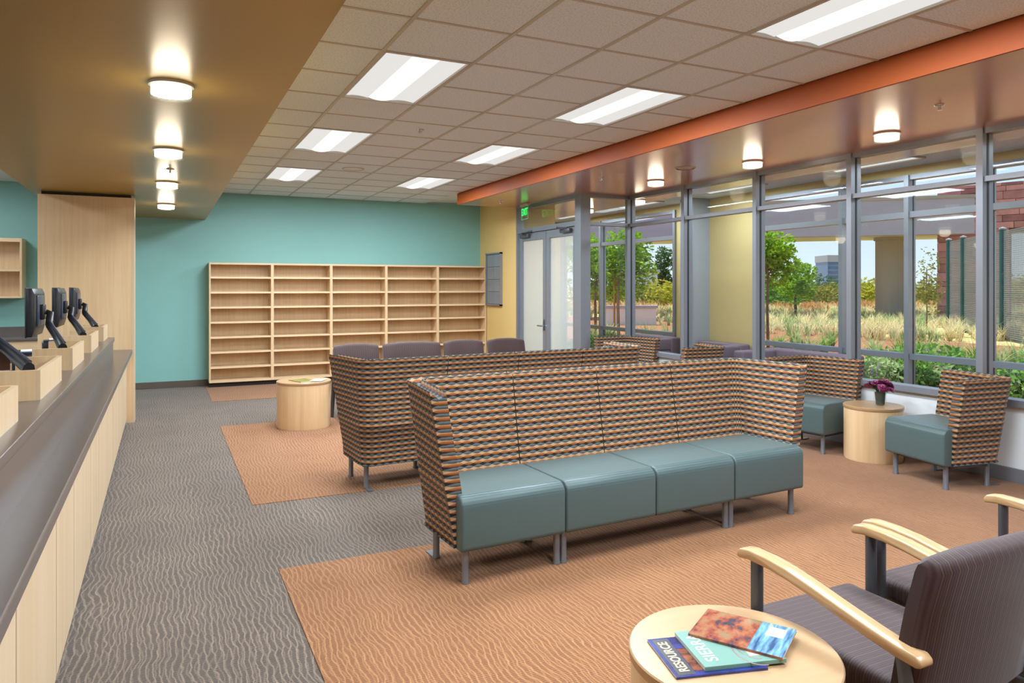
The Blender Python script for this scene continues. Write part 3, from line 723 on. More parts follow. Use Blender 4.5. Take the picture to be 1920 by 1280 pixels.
def lounge(o, n, ztop, wl, wr, sw=.64, flare=.10, recline=.14):
    half = n * sw / 2
    zs = .475; yb, yt = .50, .50 + recline; th = .085; z0 = .195
    for k in range(n):
        x0 = -half + sw * k; x1 = x0 + sw
        prof = [(.43, .185), (.43, zs), (.06, zs)] + [(-.01 - .06 * math.sin(q * math.pi / 12) if q < 6 else -.07, zs - .06 + .06 * math.cos(q * math.pi / 12)) for q in range(7)] + [(-.07, .20), (-.055, .185)]
        B().prism(prof, 'x', x0 + .004, x1 - .004, bev=.014, seg=3).build('seat_cushion', M_SEAT, o, smooth=45)
        if k == 0 and wl:
            pb = corner_path(x1 - .004, -half - .0, yb, .0, .10)[::1]; pt = corner_path(x1 - .004, -half - flare * .7, yt, .02, .14, 8, flare * .6)
            shell(pb[::-1], pt[::-1], z0, ztop, -th, .5).build('wraparound_back', M_BASKET, o, smooth=50)
        elif k == n - 1 and wr:
            pb = corner_path(x0 + .004, half, yb, .0, .10); pt = corner_path(x0 + .004, half + flare * .7, yt, .02, .14, 8, flare * .6)
            shell(pb, pt, z0, ztop, -th, .5).build('wraparound_back', M_BASKET, o, smooth=50)
        else:
            pb = [(x0 + .004 + (sw - .008) * q / 4, yb) for q in range(5)]; pt = [(x, yt) for x, _ in pb]
            shell(pb, pt, z0, ztop, -th, .5).build('backrest', M_BASKET, o, smooth=50)
    def leg(x, y, plate):
        b = B().lathe([(0, .0), (.023, .0), (.023, .012), (.019, .02), (.019, .19), (0, .19)], (x, y, 0), 16)
        if plate: b.box(x - .02, x + .02, y - .01, y + .11, 0, .012)
        b.build('leg', M_STEEL, o, smooth=40)
    xs = [-half + .055, half - .055] if n == 1 else [-half + .055, -half + sw - .022, -half + sw + .022, half - sw - .022, half - sw + .022, half - .055]
    for x in xs: leg(x, .0, False); leg(x, .40, True)
    fr = B()
    for a, b in (((-half + .04, half - .04),) if n == 1 else ((-half + .04, -half + sw - .02), (-half + sw + .02, half - sw - .02), (half - sw + .02, half - .04))):
        fr.box(a, b, .02, .05, .16, .19).box(a, b, .36, .39, .16, .19).box(a, a + .03, .02, .39, .16, .19).box(b - .03, b, .02, .39, .16, .19)
    fr.build('under_frame', M_DSTEEL, o)
    return o

sf = lounge(thing('high_back_sofa', 'front four-seat high-backed sofa with blue-green seats facing the camera', 'sofa', (2.655, 3.575, 0), R(2.5), 'high-backed lounge sofas'), 4, .975, True, True)
s2 = copy_tree(sf); s2.location = (2.615, 5.99, 0); s2.rotation_euler = (0, 0, R(180 + 3.5))
tag(s2, 'rear high-backed sofa turned away, showing its woven back', 'sofa', 'high-backed lounge sofas')
ca = lounge(thing('lounge_chair', 'winged lounge chair beside the flower table, nearest the right edge', 'chair', (5.452, 3.78, 0), R(-100), 'winged lounge chairs by the windows'), 1, .81, False, True, sw=.60, flare=.07, recline=.11)
cb = lounge(thing('lounge_chair', 'winged lounge chair just left of the flower table', 'chair', (5.49, 5.03, 0), R(-81), 'winged lounge chairs by the windows'), 1, .81, True, False, sw=.60, flare=.07, recline=.11)
cc = copy_tree(ca); cc.location = (5.452, 6.98, 0); tag(cc, 'distant winged lounge chair showing the back of its wing, right of the far pair', 'chair', 'winged lounge chairs by the windows')
cd = copy_tree(cb); cd.location = (5.49, 8.23, 0); tag(cd, 'farthest winged lounge chair, near the door post', 'chair', 'winged lounge chairs by the windows')

# ================================================================== DRUM TABLES
def dtable(x, y, r, h, lb):
    o = thing('drum_table', lb, 'table', (x, y, 0), 0, 'maple drum side tables')
    B().lathe([(r - .012, 0), (r - .006, .02), (r - .006, h - .03)], seg=64).build('drum_body', M_MAPLE_Z, o, smooth=40)
    B().lathe([(0, h - .03), (r - .003, h - .03), (r, h - .026), (r, h - .004), (r - .004, h), (0, h)], seg=64).build('table_top', M_TTOP, o, smooth=40)
    B().lathe([(0, 0), (r - .02, 0), (r - .02, .02)], seg=48).build('plinth', M_DARK, o)
dtable(1.50, 1.62, .30, .50, 'round maple drum table with three magazines in the foreground')
dtable(1.42, 8.27, .295, .515, 'round maple drum table at the end of the plum chair row')
dtable(5.80, 4.47, .25, .49, 'round maple drum table carrying the flower vase')
dtable(5.80, 7.68, .25, .49, 'round maple drum table between the far pair of lounge chairs')

# ================================================================== PLUM ARM CHAIRS
def armchair(o, wdt):
    hw = wdt / 2                    # arm centre lines at x = +-hw; chair faces +y
    # arms
    prof = [(.605, .648), (.60, .672), (.54, .684), (.46, .681), (.38, .672), (.28, .655), (.17, .630), (.06, .610), (.0, .603), (-.035, .598), (-.04, .575)]
    for sg in (-1, 1):
        x = sg * hw; top = [(.612, .660), (.600, .676), (.56, .683), (.48, .682), (.40, .675), (.30, .657), (.20, .637), (.10, .618), (.02, .606), (-.035, .602), (-.050, .590)]
        bot = [(y_, z_ - (.034 if 0 < i < 10 else .016)) for i, (y_, z_) in enumerate(top)]
        pts = top + bot[::-1]
        B().prism(pts, 'x', x - .027, x + .027, bev=.006, seg=2).build('arm', M_ARM, o, smooth=50)
        B().tube([(x, .545, 0), (x, .545, .655)], .019, 14, 1.25, .85).build('front_leg', M_DSTEEL, o, smooth=40)
        B().tube([(x, -.10, 0), (x, -.02, .30), (x, .02, .59)], .019, 14, 1.25, .85).build('rear_leg', M_DSTEEL, o, smooth=40)
        B().box(x - .01, x + .01, .0, .53, .345, .375).build('side_rail', M_DSTEEL, o)
    iw = hw - .03
    # seat
    b = B().box(-iw, iw, .02, .62, .375, .465, bev=.032, seg=4); b.build('seat', M_PUR_Y, o, smooth=70)
    bx('seat_rail', M_DSTEEL, o, -hw, hw, .10, .13, .34, .365); bx('seat_rail', M_DSTEEL, o, -hw, hw, .50, .53, .34, .365)
    # backrest: gently curved top and leaning back
    b = B(); n = 12; hb = hw - .005
    cols = []
    for k in range(n + 1):
        u = -1 + 2 * k / n; x = u * hb; sq = .45 if k in (0, n) else (.85 if k in (1, n - 1) else 1); x = x * (.97 if k in (1, n - 1) and n > 2 else 1) if k not in (1, n - 1) else (1 if u > 0 else -1) * (hb - .014); cv = .035 * u * u          # wraps forwards at the sides
        zt = .872 - .035 * abs(u) ** 3
        ring = []
        prof = [(.40, 0), (.40, .075)] if False else None
        for z_, y_, in ((.41, .055), (.55, .035), (.70, .005), (zt - .03, -.03), (zt - .008, -.045), (zt, -.07), (zt - .01, -.096), (zt - .035, -.108), (.70, -.075), (.55, -.045), (.41, -.015)):
            ym = .02 - .20 * max(0, z_ - .41); ring.append((x, ym + (y_ - ym) * sq + cv, z_))
        cols.append(ring)
    m = len(cols[0])
    for a, c in zip(cols, cols[1:]):
        for k in range(m): b.face([a[k], c[k], c[(k + 1) % m], a[(k + 1) % m]])
    b.face(cols[0]); b.face(cols[-1][::-1])
    bmesh.ops.remove_doubles(b.bm, verts=b.bm.verts, dist=1e-5); bmesh.ops.recalc_face_normals(b.bm, faces=b.bm.faces)
    b.build('backrest', M_PUR_X, o, smooth=55)
    return o
a1 = armchair(thing('arm_chair', 'plum striped arm chair in the foreground beside the magazine table', 'chair', (2.06, 1.265, 0), 0, 'plum arm chairs with beech arms'), .555)
a2 = armchair(thing('arm_chair', 'wide plum arm chair in the foreground at the right picture edge', 'chair', (2.795, 1.285, 0), 0, 'plum arm chairs with beech arms'), .76)
for src, x, y, lb in ((a1, 2.10, 8.62, 'leftmost plum arm chair behind the rear sofa'), (a2, 2.80, 8.63, 'wide plum arm chair behind the rear sofa'),
                      (a1, 3.50, 8.65, 'third plum arm chair from the left behind the rear sofa'), (a1, 4.12, 8.68, 'rightmost plum arm chair behind the rear sofa, before the doors')):
    c = copy_tree(src); c.location = (x, y, 0); c.rotation_euler = (0, 0, R(180 + 1)); tag(c, lb, 'chair', 'plum arm chairs with beech arms')

# outer lounge sofas
def lsofa(x, y, rz, L, lb, arms):
    o = thing('lounge_bench', lb, 'sofa', (x, y, 0), rz, 'plum sofas in the outer lounge')
    rbx('seat_block', M_PLUM, o, -L / 2, L / 2, 0, .62, .10, .44, bev=.03, seg=3)
    rbx('back_block', M_PLUM, o, -L / 2, L / 2, .62, .84, .10, .66, bev=.03, seg=3)
    for a in arms: rbx('arm_block', M_PLUM, o, a * (L / 2) - (.2 if a > 0 else 0), a * (L / 2) + (0 if a > 0 else .2), -.01, .63, .44, .645, bev=.03, seg=3)
    for sx in (-1, 1):
        for yy_ in (.08, .74): B().tube([(sx * (L / 2 - .1), yy_, 0), (sx * (L / 2 - .1), yy_, .11)], .02, 10).build('leg', M_STEEL, o, smooth=40)
lsofa(7.38, 7.20, R(-90), 1.5, 'plum lounge sofa under the outer windows, its cushion top showing over a chair', (-1, 1))
lsofa(7.42, 9.02, R(-90), 1.0, 'plum lounge sofa in front of the yellow pier', (1,))
lsofa(7.42, 10.85, R(-90), 1.3, 'plum lounge sofa end seen under the window left of the grey column', (1,))

# ================================================================== MAGAZINES
def cover_mat(name, stops, sc, seed):
    s = NT(name); v = s.coords(scale=sc); mp = s.n('Mapping'); s.t.links.new(v, mp.inputs[0]); mp.inputs['Location'].default_value = (seed, seed * .7, 0)
    n = s.noise(mp.outputs[0], 1, 3, .6)
    return s.bsdf(s.ramp(n, stops), .18, coat=.3)
def magazine(name, lb, cx_, cy_, z, rz, wd, ht, th, cmat):
    o = thing(name, lb, 'magazine', (cx_, cy_, z), rz, 'magazines')
    bx('pages', M_PAPER, o, -wd / 2 + .001, wd / 2 - .001, -ht / 2 + .001, ht / 2 - .001, .0006, th - .0006)
    bx('cover', cmat, o, -wd / 2, wd / 2, -ht / 2, ht / 2, th - .0006, th)
    bx('rear_cover', cmat, o, -wd / 2, wd / 2, -ht / 2, ht / 2, 0, .0006)
    bx('spine', cmat, o, -wd / 2 - .0006, -wd / 2, -ht / 2, ht / 2, 0, th)
    return o
def patch(name, mat, par, x0, x1, y0, y1, th): return bx(name, mat, par, x0, x1, y0, y1, th, th + .0003)
ZT1 = .5005
blue = cover_mat('blue_cover', [(.3, srgb(30, 26, 66)), (.6, srgb(44, 58, 128))], (9, 9, 9), 3)
def center(pl, pb, pr):        # corners: far-left, near-left, near-right
    return ((pl[0] + pr[0]) / 2, (pl[1] + pr[1]) / 2)
m1 = magazine('magazine', 'dark blue magazine at the bottom of the foreground stack', 1.405, 1.628, ZT1, R(75), .213, .270, .006, blue)
th1 = .006
patch('picture_band', cover_mat('brown_photo', [(.35, srgb(46, 26, 24)), (.7, srgb(150, 84, 52))], (30, 14, 9), 6), m1, -.085, .04, .03, .072, th1)
patch('title_band', plain('black_ink', srgb(26, 22, 26), .3), m1, -.10, .10, .074, .124, th1)
text_mesh('title_lettering', 'RESOURCE', .040, plain('cream_ink', srgb(206, 180, 138), .4), m1, Matrix.Translation((-.002, .098, th1 + .0008)), .0001, .85, .0008)
m2 = magazine('magazine', 'pale aqua magazine titled SIERRA in the middle of the stack', 1.482, 1.618, ZT1 + .0062, R(75), .205, .245, .011, plain('aqua_cover', srgb(104, 140, 126), .3, var=.03))
th2 = .011
text_mesh('title_lettering', 'SIERRA', .052, plain('pale_ink', srgb(190, 194, 172), .4, var=.01), m2, Matrix.Translation((0, .083, th2 + .0004)), .0001, .98, .0006)
for q, (a0, a1_, rr) in enumerate(((-.07, .05, .075), (-.055, .05, .055))):
    cb_ = B().tube([(a0 + .02 + rr * math.cos(t_ * .35) * 1.0, -.035 + rr * .8 * math.sin(t_ * .35) - .02, th2) for t_ in range(0, 10)], .0022, 6, 1, .25)
    cb_.build('line_art', plain('mauve_ink', srgb(126, 92, 92), .4), m2)
patch('picture_band', cover_mat('rose_photo', [(.35, srgb(150, 84, 76)), (.55, srgb(222, 184, 166)), (.75, srgb(238, 226, 206))], (22, 12, 9), 2), m2, -.07, .10, -.122, -.03, th2)
m3 = magazine('magazine', 'orange and blue magazine with a white address label, on top of the stack', 1.568, 1.650, ZT1 + .0174, R(32), .196, .270, .007,
              cover_mat('orange_cover', [(.36, srgb(62, 58, 68)), (.45, srgb(138, 70, 54)), (.55, srgb(152, 96, 68)), (.66, srgb(134, 116, 86))], (16, 22, 9), 8))
th3 = .007
patch('picture_band', cover_mat('blue_photo', [(.35, srgb(44, 74, 108)), (.55, srgb(110, 156, 188)), (.7, srgb(206, 226, 240))], (6, 42, 9), 5), m3, -.098, .098, -.135, -.035, th3)
patch('address_label', M_PAPER, m3, .015, .075, -.112, -.062, th3 + .0004)
# magazines on the far drum table
m4 = magazine('magazine', 'open green and brown magazine on the far drum table', 1.40, 8.22, .5155, R(20), .20, .27, .006, cover_mat('green_cover', [(.35, srgb(120, 96, 66)), (.6, srgb(128, 156, 60))], (14, 14, 9), 4))
m5 = magazine('magazine', 'white paper leaflet beside the green magazine on the far drum table', 1.56, 8.16, .5155 + .0062, R(-30), .13, .2, .003, M_PAPER)

# ================================================================== FLOWER VASE
rnd = random.Random(5)
va = thing('flower_vase', 'glass vase with a dark pot of purple chrysanthemums on the drum table', 'vase', (5.83, 4.42, .49))
B().lathe([(0, 0), (.052, 0), (.056, .12), (.053, .12), (.05, .006), (0, .006)], seg=28).build('glass_vase', M_ACRY, va, smooth=40)
B().lathe([(0, .008), (.036, .008), (.046, .115), (.042, .118), (0, .11)], seg=24).build('inner_pot', plain('dark_green_pot', srgb(52, 58, 46), .5), va, smooth=40)
st = B()
heads = []
for k in range(24):
    a = rnd.uniform(0, 6.28); q = math.sqrt(rnd.random()) * .115; z = .215 - q * q * 5.0 + rnd.uniform(-.012, .012)
    p = Vector((q * math.cos(a), q * math.sin(a), z)); heads.append(p)
    st.tube([(p.x * .2, p.y * .2, .11), (p.x * .6, p.y * .6, .17), tuple(p)], .003, 5)
for k in range(26):
    a = rnd.uniform(0, 6.28); q = rnd.uniform(.03, .09); z = rnd.uniform(.13, .19)
    c = Vector((q * math.cos(a), q * math.sin(a), z)); d = Vector((math.cos(a), math.sin(a), rnd.uniform(-.3, .3))) * .03; s = Vector((-math.sin(a), math.cos(a), 0)) * .012
    st.face([c - s * .3, c + d * .5 - s, c + d, c + d * .5 + s])
st.build('stems_and_leaves', leafmat('vase_leaf', srgb(40, 66, 34), srgb(84, 112, 60)), va)
M_PETAL = plain('purple_petal', srgb(132, 40, 92), .6, var=.25, vs=40)
M_EYE = plain('flower_eye', srgb(196, 150, 60), .7)
fb = B()
for ring, cnt, L, el in ((0, 15, .042, .1), (1, 13, .036, .5), (2, 10, .026, 1.0)):
    for k in range(cnt):
        a = 2 * math.pi * (k + ring * .5) / cnt; d = Vector((math.cos(a) * math.cos(el), math.sin(a) * math.cos(el), math.sin(el))) * L; s = Vector((-math.sin(a), math.cos(a), 0)) * .0075
        fb.face([Vector((0, 0, 0)), d * .6 - s, d, d * .6 + s])
fm = fb.mesh('flower_head', M_PETAL); em = B().lathe([(0, .012), (.006, .012), (.004, .018), (0, .019)], seg=8).mesh('flower_eye', M_EYE)
for p in heads:
    h = link('flower_head', fm, va, p); h.rotation_euler = (-p.y * 7, p.x * 7, rnd.uniform(0, 6)); link('flower_eye', em, h)

# ================================================================== OUTSIDE
def ext(u, t):
    """ground position seen in direction u of the photograph at distance t along the camera axis"""
    d = (u - 960) / FPX; S, C = math.sin(TH), math.cos(TH)
    return t * (S + d * C), t * (C - d * S)
ZG = .12
def ground_mat():
    s = NT('dry_grass_ground'); geo = s.n('NewGeometry')
    n = s.noise(geo.outputs['Position'], .35, 5, .6); m = s.noise(geo.outputs['Position'], 9, 4, .7)
    f = s.math('ADD', s.math('MULTIPLY', n, .6), s.math('MULTIPLY', m, .4))
    return s.bsdf(s.ramp(f, [(.3, srgb(150, 132, 84)), (.5, srgb(196, 174, 122)), (.7, srgb(176, 172, 104))]), .95, bump=m, bstr=.6, bdist=.05)
def mulch_mat():
    s = NT('bark_mulch'); geo = s.n('NewGeometry'); n = s.noise(geo.outputs['Position'], 16, 4, .8)
    return s.bsdf(s.ramp(n, [(.3, srgb(104, 58, 40)), (.55, srgb(176, 112, 80)), (.75, srgb(206, 160, 122))]), .95, bump=n, bstr=1, bdist=.04)
struct(bx('ground', ground_mat(), None, XO + .06, 700, -300, 700, -.3, ZG - .02), 'dry grassy ground beyond the garden bed')
struct(bx('ground_bed', mulch_mat(), None, XO + .10, 18.5, -6, 30, -.2, ZG), 'brown bark mulch bed outside the windows')

def leafcloud(b, c, rad, n, size, rng, shell_=.55, flat=.5):
    for _ in range(n):
        while True:
            p = Vector((rng.uniform(-1, 1), rng.uniform(-1, 1), rng.uniform(-1, 1)))
            if p.length <= 1: break
        if p.length > 1e-3 and rng.random() < shell_: p = p.normalized() * rng.uniform(.78, 1.05)
        q = Vector((c[0] + p.x * rad[0], c[1] + p.y * rad[1], c[2] + p.z * rad[2]))
        d = Vector((rng.gauss(0, 1), rng.gauss(0, 1), rng.gauss(0, flat))).normalized(); e = d.cross(Vector((rng.gauss(0, 1), rng.gauss(0, 1), rng.gauss(0, 1)))).normalized()
        sz = size * rng.uniform(.6, 1.3)
        b.face([q - d * sz, q + e * sz * .45, q + d * sz, q - e * sz * .45])
LM = {k: leafmat('leaf_' + k, srgb(*a), srgb(*c)) for k, a, c in (
    ('bright', (70, 118, 28), (178, 210, 64)), ('dark', (40, 66, 34), (88, 118, 58)), ('olive', (98, 102, 46), (170, 166, 84)), ('yellow', (140, 140, 40), (206, 196, 74)),
    ('garden', (66, 120, 50), (150, 186, 92)), ('silver', (120, 146, 96), (184, 200, 140)), ('straw', (206, 186, 138), (240, 228, 188)), ('rust', (164, 112, 70), (206, 160, 108)), ('lavender', (138, 108, 160), (186, 160, 200)))}
M_BARK = stone('bark', srgb(96, 74, 56), srgb(150, 118, 88), 6)
M_STAKE = plain('timber_stake', srgb(196, 140, 84), .8)

def tree(name, lb, u, t, zc, rw, rh, kind, n, size, trunk_r=.05, seed=1, group='garden trees', stake=False):
    x, y = ext(u, t); rng = random.Random(seed)
    o = thing(name, lb, 'tree', (x, y, ZG - .03), rng.uniform(0, 6), group)
    b = B()
    for k in range(7):
        a = rng.uniform(0, 6.28); q = rng.uniform(.1, .55)
        leafcloud(b, (q * rw * math.cos(a), q * rw * math.sin(a), zc + rng.uniform(-.55, .6) * rh), (rw * .6, rw * .6, rh * .45), n // 7, size, rng)
    b.build('foliage', LM[kind], o)
    tb = B().tube([(0, 0, 0), (.02, .01, zc * .5), (0, 0, zc + rh * .3)], [trunk_r, trunk_r * .8, trunk_r * .4], 8)
    for k in range(5):
        a = rng.uniform(0, 6.28); tb.tube([(0, 0, zc - rh * .5 + .2 * k * rh * .4), (rw * .5 * math.cos(a), rw * .5 * math.sin(a), zc + rng.uniform(-.2, .5) * rh)], [trunk_r * .5, trunk_r * .15], 6)
    tb.build('trunk', M_BARK, o, smooth=60)
    if stake:
        B().tube([(.22, 0, 0), (.22, 0, zc - rh * .3)], .03, 8).build('stake', M_STAKE, o, smooth=60)
    return o
tree('young_tree', 'bright green young staked tree seen right of the yellow pier', 1440, 17, 2.05, .72, .78, 'bright', 2400, .07, .04, 11, stake=True)
tree('young_tree', 'bright green young tree seen left of the corner mullion, left of two', 1117, 21, 2.0, 1.0, 1.05, 'bright', 2600, .08, .05, 12, stake=False)
tree('young_tree', 'bright green young staked tree seen left of the corner mullion, right of two', 1160, 20, 2.0, .95, 1.1, 'bright', 2600, .08, .05, 13, stake=True)
tree('cypress_tree', 'tall dark evergreen tree on the far skyline', 1243, 75, 2.7, 1.3, 2.9, 'dark', 1800, .22, .15, 14, 'distant trees')
tree('airy_tree', 'sparse airy young tree left of the red stone wall', 1737, 22, 1.55, .55, 1.1, 'olive', 380, .06, .025, 15)
tree('leafy_tree', 'dense green tree behind the staked tree', 1492, 34, 1.6, 1.1, 1.1, 'bright', 1800, .11, .07, 16)
BUSH = [(1428, 44, 1.8, 1.7, 'olive'), (1458, 42, 1.6, 1.5, 'garden'), (1100, 48, 2.2, 1.6, 'olive'), (1150, 52, 2.4, 1.5, 'garden'), (1205, 46, 1.5, 1.3, 'olive'), (1255, 44, 1.6, 1.6, 'yellow'), (1225, 58, 2.2, 1.4, 'dark'), (1290, 50, 2.0, 1.5, 'olive'), (1440, 60, 2.4, 1.9, 'dark'),
                                     (1520, 62, 2.8, 2.0, 'dark'), (1550, 48, 1.8, 1.5, 'olive'), (1585, 60, 2.6, 1.6, 'dark'), (1500, 46, 1.6, 1.3, 'olive'), (1622, 50, 1.7, 1.7, 'yellow'), (1660, 58, 2.2, 1.6, 'dark'), (1700, 52, 2.0, 1.4, 'olive'), (1745, 50, 1.8, 1.6, 'olive'),
                                     (1800, 52, 2.4, 1.6, 'dark'), (1885, 44, 1.5, 1.6, 'yellow'), (1925, 42, 1.8, 1.8, 'yellow'), (1900, 60, 2.6, 1.9, 'dark'), (1985, 46, 2.2, 1.8, 'olive'), (2070, 44, 2.4, 1.7, 'dark'), (2160, 40, 2.2, 1.7, 'olive'), (2260, 38, 2.2, 1.6, 'garden'), (2370, 36, 2.4, 1.7, 'dark'), (2500, 34, 2.4, 1.6, 'olive')]
ORD = ['first', 'second', 'third', 'fourth', 'fifth', 'sixth', 'seventh', 'eighth', 'ninth', 'tenth', 'eleventh', 'twelfth', 'thirteenth', 'fourteenth', 'fifteenth', 'sixteenth', 'seventeenth', 'eighteenth']
ORDN = {}
def nth(key, us, u): return ORD[sorted(us).index(u)]
for k, (u, t, r, h_, kd) in enumerate(BUSH):
    x, y = ext(u, t); rng = random.Random(40 + k)
    nm = {'olive': 'dry olive green', 'garden': 'mid green', 'yellow': 'yellowish green', 'dark': 'dark green'}[kd]
    o = thing('background_bush', '%s %s bush from the left in the far hedge line' % (nth(0, [q[0] for q in BUSH if q[4] == kd], u), nm), 'bush', (x, y, ZG - .03), 0, nm + ' bushes in the hedge line')
    b = B()
    for q in range(4): leafcloud(b, (rng.uniform(-.5, .5) * r, rng.uniform(-.5, .5) * r, h_ * rng.uniform(.35, .75)), (r * .65, r * .65, h_ * .55), 300, .15, rng)
    b.build('foliage', LM[kd], o); B().tube([(0, 0, 0), (.05, 0, h_ * .6)], [.06, .03], 6).build('stem', M_BARK, o)

# garden plants
def blades(b, c, n, L, spread, wd, rng, droop=.35):
    for _ in range(n):
        a = rng.uniform(0, 6.28); q = rng.uniform(.25, 1) * spread; l = L * rng.uniform(.6, 1.1)
        p0 = Vector((c[0] + rng.gauss(0, .03), c[1] + rng.gauss(0, .03), c[2])); d = Vector((math.cos(a), math.sin(a), 0)); s = Vector((-math.sin(a), math.cos(a), 0)) * wd
        p1 = p0 + d * q * .45 + Vector((0, 0, l * .62)); p2 = p0 + d * q * (1 + droop) + Vector((0, 0, l * (1 - droop * .25)))
        b.face([p0 - s, p0 + s, p1 + s * .8, p1 - s * .8]); b.face([p1 - s * .8, p1 + s * .8, p2])
def clump(u, t, n, L, sp, wd, kind, name, lb, group, seed):
    x, y = ext(u, t); rng = random.Random(seed)
    o = thing(name, lb, 'plant', (x, y, ZG - .01), 0, group)
    b = B(); blades(b, (0, 0, 0), n, L, sp, wd, rng); b.build('leaves', LM[kind], o)
    b = B(); blades(b, (0, 0, 0), max(5, n // 8), L * 1.25, sp * .6, wd * .5, rng, .1); b.build('flower_stalks', LM['rust' if kind != 'garden' else 'straw'], o)
k = 0
CLUMP = [(1460, 14.5, .55), (1490, 15.5, .6), (1515, 14, .62), (1545, 15, .5), (1112, 17, .6), (1140, 18, .6), (1215, 16, .7), (1250, 15.5, .75), (1640, 13, .6), (1690, 12.5, .65), (1740, 13.2, .6), (1790, 12, .65), (1830, 11.6, .6), (1870, 11.2, .6), (1905, 11.5, .65), (1940, 11, .6), (1560, 17, .55)]
for u, t, L in CLUMP:
    clump(u, t, 70, L, .38, .012, 'silver' if k % 3 else 'garden', 'strappy_clump', nth(0, [q[0] for q in CLUMP], u) + ' strappy grassy clump from the left in the mulch bed', 'strappy clumps in the mulch bed', 100 + k); k += 1
SHRUB = [(1640, 10.2, .45, .42, 'silver'), (1675, 11, .5, .5, 'garden'), (1745, 10.8, .55, .58, 'garden'), (1712, 10, .35, .32, 'dark'), (1775, 10.4, .5, .5, 'garden'), (1850, 9.3, .45, .45, 'dark'), (1905, 9.0, .4, .42, 'garden'), (1800, 9.8, .35, .35, 'silver'), (1450, 12.5, .4, .3, 'olive'), (1480, 12.2, .4, .28, 'garden'),
                        (1105, 15, .5, .4, 'garden'), (1150, 15.2, .55, .45, 'silver'), (1205, 14, .5, .42, 'garden'), (1260, 13.6, .5, .4, 'garden'), (1610, 11.2, .4, .34, 'garden'), (1950, 9.4, .5, .5, 'garden')]
for u, t, r, h_, kd in SHRUB:
    x, y = ext(u, t); rng = random.Random(300 + k); k += 1
    nm = {'silver': 'silvery green', 'garden': 'fresh green', 'dark': 'dark green', 'olive': 'olive'}[kd]
    o = thing('garden_shrub', '%s low %s shrub from the left, just outside the windows' % (nth(0, [q[0] for q in SHRUB if q[4] == kd], u), nm), 'shrub', (x, y, ZG - .01), 0, nm + ' shrubs in the bed')
    b = B(); leafcloud(b, (0, 0, h_ * .55), (r, r, h_ * .5), 620, .045, rng, .6, .9); b.build('foliage', LM[kd], o)
    b = B(); blades(b, (0, 0, h_ * .4), 14, h_ * .7, r * .6, .008, rng, .1); b.build('flower_spikes', LM['lavender'], o)
# uncountable feather grass field
rng = random.Random(9); b1, b2 = B(), B()
for _ in range(2100):
    t = 19 + 25 * rng.random() ** 1.2; u = rng.uniform(1060, 2450); x, y = ext(u, t)
    if x < (16.5 if u < 1605 else 14.0): continue
    L = rng.uniform(.32, .6) * (1 + (t - 14) * .006)
    (blades(b1 if rng.random() < .7 else b2, (x, y, ZG - .02), 22, L, .36, .004 + t * .0003, rng, .25))
tag(b1.build('feather_grass', LM['straw']), 'pale straw feather grass covering the field', 'grass', kind='stuff')
tag(b2.build('meadow_grass', LM['silver']), 'green meadow grass mixed into the field', 'grass', kind='stuff')
b3 = B()
for _ in range(720):
    t = rng.uniform(38, 46); u = rng.uniform(1060, 2450); x, y = ext(u, t); blades(b3, (x, y, ZG - .02), 12, rng.uniform(.5, .75), .5, .04, rng, .1)
tag(b3.build('russet_grass', LM['rust']), 'russet grass band in front of the hedge line', 'grass', kind='stuff')

# concrete canopy, column
M_CONC = plain('lavender_grey_concrete', srgb(168, 160, 170), .8, var=.06, vs=1.5)
M_CONC2 = plain('tan_concrete', srgb(164, 150, 136), .85, var=.1, vs=1.2)
pa, pb_ = Vector(ext(1765, 27.4)), Vector(ext(1060, 31.8)); dd = (pb_ - pa).normalized(); nn = Vector((dd.y, -dd.x))
if nn.dot(pa) < 0: nn = -nn
cp = thing('concrete_canopy', 'long lavender grey concrete canopy across the garden', 'canopy', (pa.x, pa.y, 0), math.atan2(dd.y, dd.x))
Lc = (pb_ - pa).length; sgn = 1 if Vector((-dd.y, dd.x)).dot(nn) > 0 else -1
ylo, yhi = sorted((0, sgn * .45)); bx('front_beam', M_CONC, cp, -3.0, Lc, ylo, yhi, 3.55, 5.0)
ylo, yhi = sorted((sgn * .45, sgn * 4.6)); bx('soffit_slab', plain('cream_soffit', srgb(222, 208, 184), .8), cp, -3.0, Lc, ylo, yhi, 3.62, 4.4)
ylo, yhi = sorted((-sgn * .04, 0)); bx('cap_trim', M_CONC2, cp, -3.0, Lc, ylo, yhi, 4.9, 5.02)
x, y = ext(1671, 30.3)
cl = thing('concrete_column', 'round tan concrete column holding up the canopy', 'column', (x, y, ZG - .03))
B().lathe([(0, 0), (.60, 0), (.60, 3.38), (.66, 3.40), (.66, 3.54), (0, 3.54)], seg=40).build('shaft', M_CONC2, cl, smooth=40)
jb = B()
for a in range(0, 360, 60): 
    ca_, sa_ = math.cos(R(a)), math.sin(R(a)); jb.tube([(.594 * ca_, .594 * sa_, .0), (.594 * ca_, .594 * sa_, 3.38)], .014, 6)
jb.build('form_joint', M_CONC2, cl)

